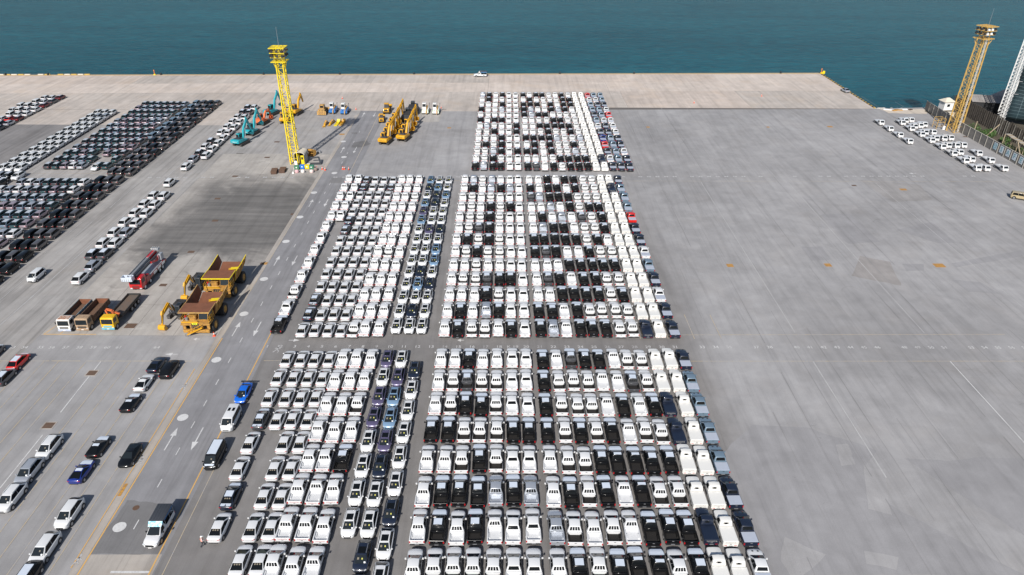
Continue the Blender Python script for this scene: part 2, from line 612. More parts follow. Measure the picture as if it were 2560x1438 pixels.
wob = k.noise(v, 0.06, 5, 0.6, 1.0)
wobm = k.n('ShaderNodeMath', operation='MULTIPLY_ADD')
wobm.inputs[1].default_value = 44
k.l(wob, wobm.inputs[0])
k.l(xyz.outputs[1], wobm.inputs[2])
wobx = k.n('ShaderNodeMath', operation='MULTIPLY_ADD')
wobx.inputs[1].default_value = 26
k.l(wob, wobx.inputs[0])
k.l(xyz.outputs[0], wobx.inputs[2])
mk = k.mix(1.0, k.mix(1.0, sm(wobm.outputs[0], 146, 163), sm(wobm.outputs[0], 208, 190), 'MULTIPLY'), sm(wobx.outputs[0], -74, -62), 'MULTIPLY')
st = k.noise(k.pos((1, 0.06, 1)), 0.55, 6, 0.6, 0.3)
stx = k.noise(k.pos((0.08, 1.0, 1)), 0.5, 6, 0.65, 0.4)
med = k.noise(v, 0.3, 7, 0.65, 0.4)
gr = k.noise(v, 8, 3, 0.7)
blot = k.ramp(k.noise(v, 0.16, 6, 0.6, 0.8), ((0.60, 0.0), (0.70, 1.0)))
base = k.mix(k.ramp(med, ((0.3, 0.0), (0.7, 1.0))), (0.335, 0.312, 0.29), (0.43, 0.405, 0.378))
pale = k.ramp(k.noise(k.pos((0.5, 1, 1), R(20)), 0.35, 6, 0.7, 0.6), ((0.57, 0.0), (0.70, 0.55)))
base = k.mix(pale, base, (0.54, 0.515, 0.48))
dark = k.mix(k.ramp(stx, ((0.3, 0.0), (0.7, 1.0))), (0.088, 0.085, 0.083), (0.182, 0.174, 0.168))
c = k.mix(k.ramp(mk, ((0.0, 0.0), (1.0, 0.93))), base, dark)
c = k.mix(k.mix(1.0, blot, 0.35, 'MULTIPLY'), c, (0.11, 0.10, 0.095))
c = k.mix(1.0, c, k.ramp(st, ((0.3, 0.78), (0.6, 1.0))), 'MULTIPLY')
c = k.mix(1.0, c, k.ramp(gr, ((0.25, 0.9), (0.75, 1.1))), 'MULTIPLY')
k.l(c, k.p.inputs['Base Color'])
k.p.inputs['Roughness'].default_value = 0.88
k.bump(gr, 0.25, 0.02)
M_stain = k.m
# slabs of the pad, with joints
rect('pad_bed', -82.2, -50.95, 104.8, 199, M_joint, 1)
for ix in range(4):
    for iy in range(9):
        x0 = -82.2 + ix * 7.8125
        y0 = 104.8 + iy * 10.467
        m = MB()
        m.slab([(x0 + .03, y0 + .03), (x0 + 7.78, y0 + .03), (x0 + 7.78, y0 + 10.43), (x0 + .03, y0 + 10.43)], 0.008, 0.02, M_stain)
        link('concrete_slab', m.mesh('concrete_slab', None), yard)

# ---- road between the yards
rect('road', -50.0, -41.0, 40, 243, M_road, 1.5)
rect('drain_strip', -50.95, -50.05, 40, 238, M_strip, 2)
sheet('road_patch', wavy([(-49.2, 66.6), (-42.6, 65.6), (-41.3, 58.0), (-49.9, 58.0), (-49.7, 62)], .12, .8, 31), M_newasph, 2)
rect('road_concrete', -50.0, -41.2, 40, 57.95, M_strip, 2)
sheet('road_patch', wavy([(-46.8, 176.5), (-43.8, 176.5), (-43.8, 180.5), (-46.8, 180.5)], .15, .8, 32), M_newasph, 2)
rect('stop_line', -46.2, -41.7, 55.3, 55.6, M_white, 3)
# patches in the right-hand field
for i, (pts, mt, ly) in enumerate((
        (((1880, 1062), (2025, 1070), (2080, 1092), (2150, 1110), (2190, 1128), (2160, 1170), (2200, 1250), (2560, 1438), (1900, 1438), (1790, 1150)), M_patch, 1),
        (((2262, 1146), (2370, 1152), (2440, 1144), (2560, 1146), (2560, 1340), (2420, 1250)), M_patch, 1),
        (((2158, 1165), (2212, 1175), (2222, 1265), (2228, 1288), (2172, 1270)), M_patchl, 2),
        (((2090, 1112), (2120, 1110), (2140, 1160), (2100, 1165)), M_patchl, 2),
        (((1962, 1340), (2063, 1388), (2030, 1420), (1985, 1455), (1950, 1400)), M_patchl, 2),
        (((2160, 1378), (2246, 1395), (2243, 1425), (2163, 1408)), M_patchl, 2),
        (((2003, 617), (2055, 617), (2078, 650), (2028, 652)), M_patch, 1),
        (((2051, 536), (2125, 535), (2200, 605), (2120, 610)), M_patch, 1),
        (((2256, 660), (2308, 660), (2310, 677), (2268, 678)), M_patch, 2),
        (((2311, 658), (2380, 660), (2385, 669), (2318, 668)), M_patchl, 2),
        (((2240, 575), (2330, 555), (2390, 607), (2345, 608)), M_patch, 1),
        (((2150, 450), (2300, 462), (2330, 500), (2230, 505)), pavement('asphalt_brown_stain', (0.332, 0.320, 0.316), 0.1, 0, .85, .25), 1),
        (((2150, 640), (2225, 655), (2255, 715), (2130, 690)), pavement('asphalt_mud_stain', (0.318, 0.300, 0.292), 0.15, 0, .85, .3), 1),
        (((2380, 700), (2450, 705), (2500, 735), (2420, 730)), M_patch, 1))):
    p = [tuple(g(*q)[:2]) for q in pts]
    sheet('asphalt_patch', wavy(p, 0.13, 1.3, i), mt, ly + i * 0.1)
a, b = g(2385, 664), g(2560, 632)
sheet('trench_patch', wavy([(a.x, a.y - .9), (b.x, b.y - 1.2), (b.x, b.y + 1.2), (a.x, a.y + .9)], 0.1, 2, 5), M_patch, 2)
sheet('asphalt_patch', wavy([tuple(g(*q)[:2]) for q in ((884, 357), (915, 351), (928, 360), (902, 369), (878, 369))], 0.2, 1, 4), M_newasph, 2.6)
sheet('sand_patch', wavy([(133, 243), (146, 242.5), (149.5, 248.3), (132.6, 248.3)], 0.5, 2, 9), M_sand, 1)
# left yard: paler lanes near the stalls
rect('concrete_field', -140, -82.3, 40, 226, pavement('asphalt_left_yard', (0.372, 0.358, 0.348), 0.24, 0.18, .87, .2), 0.5)

# ---- painted lines
mk_ = MB()


def line(x0, y0, x1, y1, w, mat, layer=4, name='lane_line'):
    m = MB()
    d = Vector((x1 - x0, y1 - y0)).normalized()
    nx, ny = -d.y * w / 2, d.x * w / 2
    m.sheet([(x0 - nx, y0 - ny), (x1 - nx, y1 - ny), (x1 + nx, y1 + ny), (x0 + nx, y0 + ny)], 0.006 * layer, mat)
    return link(name, m.mesh(name, None), yard)


line(-41.55, 40, -41.75, 104, 0.16, M_orange)
line(-41.75, 104, -42.65, 180, 0.16, M_orange)
line(-42.65, 180, -43.2, 240, 0.13, M_orangew)
line(-40.0, 40, -40.0, 72, 0.10, M_orangew)
line(-49.85, 40, -49.85, 104, 0.16, M_orange)
line(-50.0, 104.9, -50.0, 240, 0.12, M_orangew)
line(-51.1, 56, -51.3, 95, 0.12, M_orange)
for x0, x1 in ((-110, -76.4), (-76, -71.2), (-70.3, -52.6)):
    line(x0, 97.15, x1, 97.15, 0.14, M_orangew)
for i, x in enumerate((-53.3, -55.6, -58.0, -60.3, -62.6, -65.0, -70.0, -72.3, -74.6, -77.0, -79.3, -81.6, -84, -86.3, -88.7)):
    line(x, 40 if i % 3 else 50, x - .15, 97 - (2.5 if i % 4 == 3 else 0), 0.11, M_orangew)
line(-67.4, 84, -67.7, 97, 0.16, M_white)
line(-66.6, 40, -67.3, 79, 0.16, M_white)
line(-81.8, 105.1, -72.5, 105.1, 0.16, M_orange, 5)
line(-81.7, 105.2, -80.4, 110, 0.14, M_orange, 5)
line(-78.9, 105.2, -78.5, 108, 0.14, M_orange, 5)
line(-24.6 - 16, 97.3, -24.6 - 8, 97.3, 0.10, M_orangew)
line(25, 97.3, 150, 97.6, 0.10, M_orangew)
line(-100, 105.1, -41, 181.7, 0, M_orangew) if False else None
for x in (52.2, 75.6):
    line(x, 70.5 if x < 60 else 55, x, 97.4, 0.15, M_white if x > 60 else M_whitew)
    line(x, 106, x + .2, 178, 0.11, M_whitew)
line(99, 60, 99.3, 178, 0.1, M_whitew)
line(-58, 106, -58.0, 106.1, .1, M_whitew)
for x in (24, 28.9, 33.6, 38.4):
    line(x, 104, x - .1, 112, 0.09, M_orangew)
line(25, 105.2, 90, 105.6, 0.09, M_orangew)
for i in range(9):                 # long faint lane lines in the left yard
    line(-96.5 + i * 0 - (i % 3) * 2.4, 112 + (i // 3) * 24, -96.7 - (i % 3) * 2.4, 128 + (i // 3) * 24, 0.09, M_whitew)
line(-91.3, 56, -91.0, 240, 0.16, M_whitew)
line(g(1920, 232).x, g(1920, 232).y, g(1968, 272).x, g(1968, 272).y, 0.14, M_whitew, 5)
line(g(1968, 272).x, g(1968, 272).y - 1, 105, 200, 0.12, M_whitew)
# centre dashes, discs and arrows of the road
for y in (62.5, 69.5, 75.6, 81.2, 86.2, 91.5, 97.4, 103.4, 109.8, 115.6, 121.8, 127.6, 133.8, 140, 146, 152.2, 158, 164, 170, 176, 184, 192, 200, 210, 220):
    line(-46.35, y - .75, -46.35, y + .75, 0.13, M_white, 4, 'centre_dash')
for (px, py) in ((836, 433), (785, 482), (750, 543), (715, 604), (660, 698), (610, 785), (541, 900), (457, 1044), (299, 1318), (860, 393), (858, 354)):
    c = g(px, py)
    m = MB()
    m.sheet([(c.x + .8 * math.cos(t * PI / 12), c.y + .8 * math.sin(t * PI / 12)) for t in range(24)], 0.026, M_white)
    link('painted_disc', m.mesh('painted_disc', None), yard)


def arrow(x, y0, y1, name='painted_arrow', w=0.45, mat=None):
    """straight arrow from y0 (tail) to y1 (tip)"""
    s = 1 if y1 > y0 else -1
    m = MB()
    ym = y1 - s * 1.75
    m.sheet([(x - .09, y0), (x + .09, y0), (x + .09, ym), (x - .09, ym)], 0.024, mat or M_white)
    m.sheet([(x - w, ym), (x + w, ym), (x, y1)], 0.0245, mat or M_white)
    link(name, m.mesh(name, None), yard)


for y0, y1 in ((104.6, 109.3), (130.8, 135.3), (75.8, 80.6), (161.2, 165.8), (200, 205.5), (236, 241)):
    arrow(-48.35, y0, y1)
    arrow(-44.6, y1, y0)


def harrow(px, py, L, s=1):
    c = g(px, py)
    m = MB()
    m.sheet([(c.x, c.y - .08), (c.x + s * L * .5, c.y - .08), (c.x + s * L * .5, c.y + .08), (c.x, c.y + .08)], 0.024, M_white)
    m.sheet([(c.x + s * L * .45, c.y - .45), (c.x + s * L, c.y), (c.x + s * L * .45, c.y + .45)], 0.0245, M_white)
    link('painted_arrow', m.mesh('painted_arrow', None), yard)


for px, py, L, s in ((722, 851, 1.9, 1), (445, 886, 2.2, -1), (1160, 851, 1.2, -1), (500, 848, 1.2, -1), (2290, 434, 2, -1), (445, 448, 2.2, -1), (1475, 434, 1.6, -1)):
    harrow(px, py, L, s)


def walker(px, py, k_=1.0):
    c = g(px, py)
    m = MB()
    z = 0.025

    def seg(x0, y0, x1, y1, w):
        d = Vector((x1 - x0, y1 - y0)).normalized()
        nx, ny = -d.y * w / 2, d.x * w / 2
        m.sheet([(c.x + k_ * (x0 - nx), c.y + k_ * (y0 - ny)), (c.x + k_ * (x1 - nx), c.y + k_ * (y1 - ny)), (c.x + k_ * (x1 + nx), c.y + k_ * (y1 + ny)), (c.x + k_ * (x0 + nx), c.y + k_ * (y0 + ny))], z, M_whitew)
    m.sheet([(c.x + k_ * (.05 + .15 * math.cos(t)), c.y + k_ * (1.35 + .2 * math.sin(t))) for t in [i * PI / 5 for i in range(10)]], z, M_whitew)
    seg(0, .5, .05, 1.1, .26)
    seg(0, .5, -.4, -.2, .16)
    seg(0, .5, .35, .1, .16)
    seg(.35, .1, .3, -.3, .14)
    seg(.05, 1.0, -.35, .7, .13)
    seg(.05, 1.0, .45, .65, .13)
    link('painted_walker', m.mesh('painted_walker', None), yard)


walker(457, 972)
walker(187, 1412)
walker(347, 1160)
walker(690, 879, 1.2)
walker(551, 820, .8)

# ---- paver seams and cracks in the open field
M_seam = pavement('bitumen_seam', (0.296, 0.290, 0.297), 0.2, 0.0, .85, .2)
sr = random.Random(14)
for i in range(24):
    x = 36.5 + i * 4.6
    y = 40.0
    while y < 240:
        y1 = y + sr.uniform(14, 46)
        if sr.random() < .72:
            n_ = 8
            L_ = [(x + sr.uniform(-.05, .05), lerp_(y, y1, q / n_)) for q in range(n_ + 1)]
            w_ = sr.uniform(.03, .07)
            sheet('pavement_seam', [(p_[0] - w_, p_[1]) for p_ in L_] + [(p_[0] + w_, p_[1]) for p_ in reversed(L_)], M_seam, 3.5)
        y = y1 + sr.uniform(0, 9)
for i in range(34):
    x, y = sr.uniform(38, 130), sr.uniform(50, 236)
    L_ = [(x, y)]
    a_ = sr.choice((0, PI / 2, PI / 2, .3)) + sr.gauss(0, .2)
    for q in range(sr.randrange(5, 14)):
        a_ += sr.gauss(0, .35)
        L_.append((L_[-1][0] + .6 * math.cos(a_), L_[-1][1] + .6 * math.sin(a_)))
    w_ = sr.uniform(.025, .05)
    m = MB()
    for p_, q_ in zip(L_, L_[1:]):
        d_ = Vector((q_[0] - p_[0], q_[1] - p_[1])).normalized() * w_
        m.sheet([(p_[0] + d_.y, p_[1] - d_.x), (q_[0] + d_.y, q_[1] - d_.x), (q_[0] - d_.y, q_[1] + d_.x), (p_[0] - d_.y, p_[1] + d_.x)], .0225, M_seam)
    link('pavement_crack', m.mesh('pavement_crack', None), yard)

# ---- painted bay numbers
nums = [str(i) for i in range(1, 65)] + ['K 19']
TXT = text_meshes(nums, 1.05)
for t, me in TXT.items():
    me.materials.clear()
    me.materials.append(M_white)
NX0, NP, NY = -43.534, 2.36, 101.45
faint = {9, 17, 26, 32, 36, 39, 47, 52, 14, 21, 28}
for i in range(1, 61):
    if i in (32, 36, 39, 47, 52):
        continue
    me = TXT['K 19' if i == 19 else str(i)]
    if i in faint:
        me = me.copy()
        me.materials[0] = M_whitew
    link('painted_number', me, yard, (NX0 + NP * i, NY, 0.024), 0)
for n_, px in zip((52, 53, 54, 55, 56, 57, 58, 59, 60, 61, 64), (-10, 31, 62, 102, 130, 164, 199, 233, 268, 297, 392)):
    c = g(px, 869)
    link('painted_number', TXT[str(n_)], yard, (c.x, c.y, 0.024), 0)
for i in range(-38, 74):                       # row of numbers at the far cross aisle, too small to read
    if i in (3, 5, 9, 21, 24, 27, 33) or random.random() < .25 or -6 < i < -1:
        continue
    m = MB()
    x = NX0 + NP * i
    y = 180.9 + i * .035
    m.sheet([(x - .55, y - .35), (x - .1, y - .35), (x - .05, y + .35), (x - .5, y + .35)], .024, M_whitew)
    m.sheet([(x + .05, y - .35), (x + .5, y - .35), (x + .55, y + .35), (x + .1, y + .35)], .024, M_whitew)
    link('painted_mark', m.mesh('painted_mark', None), yard)
line(-140, 182.7, -100, 183, .1, M_orangew)
line(-40, 178.5, 140, 179.5, .08, M_orangew)


# ---- drain covers and access plates set in the pavement
def plate(px, py, w, d, mat, frame=None):
    c = g(px, py)
    m = MB()
    m.slab([(c.x - w / 2, c.y - d / 2), (c.x + w / 2, c.y - d / 2), (c.x + w / 2, c.y + d / 2), (c.x - w / 2, c.y + d / 2)], 0.01, 0.034, mat)
    for i in range(1, 4):
        y = c.y - d / 2 + d * i / 4
        m.box((c.x, y, 0.037), (w * .94, .035, .012), M_joint)
    if frame:
        for s in (-1, 1):
            m.box((c.x + s * (w / 2 + .1), c.y, .022), (.2, d + .4, .03), frame)
            m.box((c.x, c.y + s * (d / 2 + .1), .022), (w, .2, .03), frame)
    link('drain_cover', m.mesh('drain_cover', None), yard)


for px, py in ((230, 933), (122, 1064)):
    plate(px, py, 1.45, 1.25, M_rustplate, M_strip)
for px, py, w, d in ((327, 815, 1.9, 1.5), (408, 713, 1.4, 1.0), (478, 630, 1.4, 1.0), (538, 552, 1.4, 1.0), (544, 497, 1.4, 1.0), (692, 355, 1.5, 1.0), (668, 394, 1.5, 1.0),
                     (588, 441, 1.5, 1), (735, 322, 1.6, 1.1), (655, 659, .7, .9), (730, 536, .6, 1.0)):
    plate(px, py, w, d, M_rustplate)
for px, py, w, d in ((1825, 664, 1.35, 1.3), (2070, 663, 1.35, 1.3), (2348, 664, 2.2, 1.6), (2258, 474, 1.7, 1.1), (2075, 317, 1.6, 1.3), (1500, 318, 1.0, 1.0), (1123, 320, 1.2, 1), (855, 336, 1.6, 1.2), (1620, 318, 1, 1),
                     (307, 1225, .45, 2.2), (663, 659, .9, 1.0), (1920, 318, .9, .9)):
    plate(px, py, w, d, M_orplate)
for px, py in ((2413, 342), (2135, 464), (1520, 330)):
    plate(px, py, 1.2, .8, M_rustplate)
for px, py, w in ((760, 276, 4.2), (1110, 274, 1.6), (886, 333, 1.8), (600, 384, 2)):
    plate(px, py, w, .35, M_chassis)
c = g(340, 1270)
m = MB()
m.tube((c.x, c.y, .01), (c.x, c.y, .03), .42, M_rustplate, n=20)
link('manhole_cover', m.mesh('manhole_cover', None), yard)

# ================================================================== VEHICLE MODELS (+y is forward, origin on the ground in the middle)
def lerp(a, b, t):
    return a + (b - a) * t


def bil(A, B, C_, D, u, v_):
    A, B, C_, D = map(Vector, (A, B, C_, D))
    return (A * (1 - u) + B * u) * (1 - v_) + (D * (1 - u) + C_ * u) * v_


def panel(mb, Q, u0, u1, v0, v1, off, mat, th=0.0):
    """a pane or film lying just proud of the quad Q = bottom-left, bottom-right, top-right, top-left"""
    P = [bil(*Q, u, v_) for u, v_ in ((u0, v0), (u1, v0), (u1, v1), (u0, v1))]
    n_ = (P[1] - P[0]).cross(P[3] - P[0]).normalized()
    o = [p + n_ * off for p in P]
    b = [p - n_ * 0.05 for p in P]
    mb.rings([b, o], mat)


def hull(mb, st, mat):
    rr = []
    for y, zb, zs, zt, wb, ws, wt in st:
        zm = zb + .5 * (zs - zb)
        half = [(wb, zb), (ws, zm), (ws * .985, zs), (wt, zt)]
        rr.append([(x, y, z) for x, z in half] + [(0, y, zt + .03)] + [(-x, y, z) for x, z in reversed(half)])
    mb.rings(rr, mat)


def cabin(y0, z0, y1, z1, y2, z2, y3, z3, wb, wr):
    V = {'b0': (y0, z0, wb), 'r1': (y1, z1, wr), 'r2': (y2, z2, wr), 'b3': (y3, z3, wb)}
    g_ = {k_: (Vector((-w, y, z)), Vector((w, y, z))) for k_, (y, z, w) in V.items()}
    m = MB()
    o = ['b0', 'r1', 'r2', 'b3']
    P = [g_[q][0] for q in o] + [g_[q][1] for q in o]
    return g_, P


def add_cabin(mb, g_, P, mat):
    # roof gets a crown in the middle
    r1m = (P[1] + P[5]) / 2 + Vector((0, 0.03, .035))
    r2m = (P[2] + P[6]) / 2 + Vector((0, -0.02, .035))
    V = P + [r1m, r2m]
    mb.add(V, [(0, 4, 5, 8, 1), (1, 8, 9, 2), (8, 5, 6, 9), (3, 2, 9, 6, 7), (0, 1, 2, 3), (4, 7, 6, 5), (0, 3, 7, 4)], mat)


def wheel(x, y, r=0.34, w=0.23, rim=True, rm=None):
    m = MB()
    s = 1 if x > 0 else -1
    m.tube((x - s * w, y, r), (x, y, r), r, M_tyre, n=16)
    if rim:
        m.tube((x - s * .05, y, r), (x + s * .012, y, r), r * .62, rm or M_rim, n=12)
    return m


def car_st(L, W, hf, hb, bt, tt, y0):
    h = L / 2
    return [(-h, .50, tt - .20, tt - .12, .24 * W, .31 * W, .24 * W), (-h + .05, .42, tt - .11, tt - .03, .35 * W, .405 * W, .34 * W), (-h + .2, .32, tt - .04, tt + .03, .43 * W, .462 * W, .40 * W),
            (-h + .8, .27, bt - .06, max(bt, tt) + .02, .46 * W, .495 * W, .43 * W), (y0 - .5, .26, bt - .08, bt, .46 * W, .5 * W, .44 * W),
            (y0, .26, hb - .07, hb, .46 * W, .497 * W, .41 * W), (h - .55, .28, hf + .01, hf + .10, .44 * W, .478 * W, .37 * W),
            (h - .22, .33, hf - .09, hf + .01, .39 * W, .43 * W, .31 * W), (h - .06, .40, hf - .20, hf - .12, .29 * W, .345 * W, .23 * W), (h, .46, hf - .30, hf - .24, .2 * W, .25 * W, .17 * W)]


SPEC = {   # L, W, nose z, hood z, belt z, tail z, cabin (y0 y1 z1 y2 z2 y3 z3), roof half width, wheel radius, wheelbase
    'sedan': (4.62, 1.80, .80, .95, .96, 1.03, (1.36, .22, 1.43, -.90, 1.42, -1.75, 1.04), .59, .33, 2.70),
    'hatchback': (4.45, 1.80, .84, 1.0, 1.0, 1.02, (1.52, .46, 1.50, -1.22, 1.48, -2.05, 1.04), .59, .32, 2.65),
    'crossover': (4.42, 1.83, .90, 1.06, 1.06, 1.08, (1.40, .42, 1.60, -1.20, 1.57, -2.02, 1.10), .59, .35, 2.65),
    'suv': (4.75, 1.87, .95, 1.10, 1.10, 1.12, (1.50, .50, 1.68, -1.40, 1.64, -2.20, 1.14), .62, .36, 2.75),
    'mpv': (4.55, 1.76, .92, 1.08, 1.08, 1.10, (1.75, .78, 1.69, -1.62, 1.66, -2.15, 1.12), .61, .32, 2.75),
    'van': (4.98, 1.86, .98, 1.18, 1.12, 1.12, (2.0, 1.12, 1.90, -2.15, 1.88, -2.44, 1.14), .74, .35, 3.0),
    'coupe': (4.40, 1.87, .72, .88, .92, 1.0, (.92, -.10, 1.29, -.62, 1.27, -1.92, .99), .52, .34, 2.5),
    'beetle': (4.25, 1.76, .70, .96, .96, .92, (.95, .25, 1.48, -.55, 1.45, -1.55, 1.0), .54, .33, 2.5),
    'offroader': (4.35, 1.72, 1.02, 1.10, 1.10, 1.08, (1.0, .62, 1.78, -1.95, 1.76, -2.12, 1.12), .70, .37, 2.5),
}
CAR = {}


def car(kind, col, film=False, sunroof=0, rails=False, front=False, rear_shelf=False, wing=False, roofcol=None, cut=False, hexnose=False):
    key = (kind, col, film, sunroof, rails, front, rear_shelf, wing, roofcol, hexnose)
    if key in CAR:
        return CAR[key]
    L, W, hf, hb, bt, tt, (y0, y1, z1, y2, z2, y3, z3), wr, wrad, wbase = SPEC[kind]
    pm = PAINT[col]
    st = car_st(L, W, hf, hb, bt, tt, y0)
    M = Model()
    fm = M_film if film is True else M_film2
    b = MB()
    hull(b, st, pm)
    for s in (-1, 1):
        b.box((s * .475 * W, 0, .30), (.05 * W, wbase - .75, .16), M_black)
        for y in (-wbase / 2 - .08, wbase / 2 + .02):
            b.tube((s * (W / 2 - .12), y, wrad + .03), (s * (W / 2 + .004), y, wrad + .03), wrad + .07, M_black, n=14)
    M.part('body', b, 40)
    wb = .435 * W
    g_, P = cabin(y0, hb - .02, y1, z1, y2, z2, y3, z3 - .02, wb, wr)
    b = MB()
    add_cabin(b, g_, P, PAINT[roofcol] if roofcol else pm)
    subs = []
    Qr = (g_['r2'][0], g_['r2'][1], g_['r1'][1], g_['r1'][0])
    up = Vector((0, 0, .034))
    Qr = tuple(q + up for q in Qr)
    if film:
        f = MB()
        panel(f, Qr, .08, .92, .05, .93, .012, fm)
        subs.append(('roof_film', f))
    if sunroof == 1:
        f = MB()
        panel(f, Qr, .14, .86, .34, .93, .014, M_tint)
        subs.append(('sunroof', f))
    if sunroof == 2:
        for u in (.16, .58):
            f = MB()
            panel(f, Qr, u, u + .26, .30, .52, .014, M_tint)
            subs.append(('sunroof', f))
    if rails:
        for u in (.03, .97):
            f = MB()
            a, c_ = bil(*Qr, u, .06), bil(*Qr, u, .9)
            f.bar(a + Vector((0, 0, .05)), c_ + Vector((0, 0, .05)), .045, .05, M_steel if col != 'white' else M_whitep)
            subs.append(('roof_rail', f))
    M.part('cabin', b, 50, (.05, 2), subs)
    Qf = (g_['b0'][1], g_['b0'][0], g_['r1'][0], g_['r1'][1])
    b = MB()
    panel(b, Qf, .06, .94, .06, .90, .045, M_glass)
    s2 = []
    if front:
        f = MB()
        panel(f, Qf, .76, .9, .10, .26, .05, M_paper)
        s2.append(('paper_notice', f))
        f = MB()
        panel(f, Qf, .57, .68, .45, .62, .05, M_yellowtag if kind == 'crossover' else M_beige)
        s2.append(('tag', f))
        if kind == 'crossover':
            f = MB()
            panel(f, Qf, .20, .36, .44, .66, .05, M_beige)
            s2.append(('seat_cover', f))
    M.part('windshield', b, 30, None, s2)
    Qb = (g_['b3'][0], g_['b3'][1], g_['r2'][1], g_['r2'][0])
    b = MB()
    panel(b, Qb, .05, .95, .05, .92, .045, M_tint)
    s2 = []
    if rear_shelf:
        f = MB()
        for u in (.22, .43, .66):
            panel(f, Qb, u, u + .13, .66, .84, .05, M_beige)
        s2.append(('headrest', f))
    M.part('rear_window', b, 30, None, s2)
    for s, i in ((-1, 0), (1, 1)):
        Q = (g_['b3'][i], g_['b0'][i], g_['r1'][i], g_['r2'][i]) if s > 0 else (g_['b0'][i], g_['b3'][i], g_['r2'][i], g_['r1'][i])
        b = MB()
        for u0, u1 in ((.07, .475), (.50, .90)):
            panel(b, Q, u0, u1, .04, .90, .04, M_tint)
        M.part('side_window', b, 30)
    for x in (-W / 2 - .015, W / 2 + .015):
        for y in (-wbase / 2 - .08, wbase / 2 + .02):
            M.part('wheel', wheel(x, y, wrad), 40)
    for s in (-1, 1):
        b = MB()
        b.box((s * (wb + .16), y0 - .32, hb + .07), (.2, .1, .14), pm if col not in ('white',) else PAINT['white'])
        M.part('door_mirror', b, 30)
    h = L / 2
    for s in (-1, 1):
        b = MB()
        b.box((s * W * .36, -h + .10, tt - .12), (W * .16, .14, .09), M_red, rz=s * .3)
        M.part('tail_light', b, 30)
        if front:
            M.pop()
            b = MB()
            b.box((s * W * .345, h - .24, hf - .09), (W * .15, .22, .10), M_lampw, rz=-s * .6)
            M.part('headlight', b, 30)
    b = MB()
    b.box((0, -h + .02, tt - .17), (W * .60, .05, .05), M_black)
    b.box((0, -h + .04, .44), (W * .60, .10, .14), M_black)
    if not front:
        M.part('rear_trim', b, 30)
    b = MB()
    b.box((0, h - .03, hf - .32), (W * .46, .09, .16), M_black)
    b.box((0, h - .03, .42), (W * .50, .10, .10), M_black)
    if hexnose:
        for s in (-1, 1):
            b.bar((s * W * .20, h - .02, hf - .16), (s * W * .44, h - .30, hf - .34), .10, .12, M_black)
    if front:
        M.part('grille', b, 30)
    if film:
        f = MB()
        for a, c_ in zip(st[5:7], st[6:8]):
            w0, w1 = a[6], c_[6]
            z = .045
            f.quad((-w0, a[0] + (.12 if a is st[5] else 0), a[3] + z - .03), (w0, a[0] + (.12 if a is st[5] else 0), a[3] + z - .03), (w1, c_[0], c_[3] + z - .03), (-w1, c_[0], c_[3] + z - .03), fm)
            f.quad((-w0, a[0] + (.12 if a is st[5] else 0), a[3] + z), (w0, a[0] + (.12 if a is st[5] else 0), a[3] + z), (w1, c_[0], c_[3] + z), (-w1, c_[0], c_[3] + z), fm)
        M.part('hood_film', f, 40)
        if kind == 'sedan':
            f = MB()
            f.box((0, -h + .42, tt + .045), (W * .72, .50, .02), fm)
            M.part('trunk_film', f, 30)
    if wing:
        f = MB()
        f.box((0, -h + .25, tt + .34), (W * .92, .30, .04), M_black)
        for s in (-1, 1):
            f.box((s * W * .34, -h + .32, tt + .16), (.05, .16, .36), M_black)
            f.box((s * W * .46, -h + .25, tt + .34), (.03, .36, .16), M_black)
        M.part('rear_wing', f, 30)
        f = MB()
        f.box((0, .5 * L - .85, hf + .20), (W * .3, .22, .05), M_black)
        M.part('hood_scoop', f, 30)
    CAR[key] = M
    return M


LET = text_meshes(['TOYOTA'], 0.34, 0.006)['TOYOTA']
LET.transform(Matrix.Scale(.95, 4, (1, 0, 0)))
LET.transform(Matrix.Rotation(PI / 2, 4, 'X'))


def letters(y, z, mat, sc=1.0):
    me = LET.copy()
    me.transform(Matrix.Translation((0, y, z)) @ Matrix.Scale(sc, 4))
    me.materials.clear()
    me.materials.append(mat)
    return me


M_letred = paint('red_lettering', (0.50, 0.14, 0.14), 0.4)
M_letgrey = paint('grey_lettering', (0.36, 0.36, 0.36), 0.5)
PICK = {}


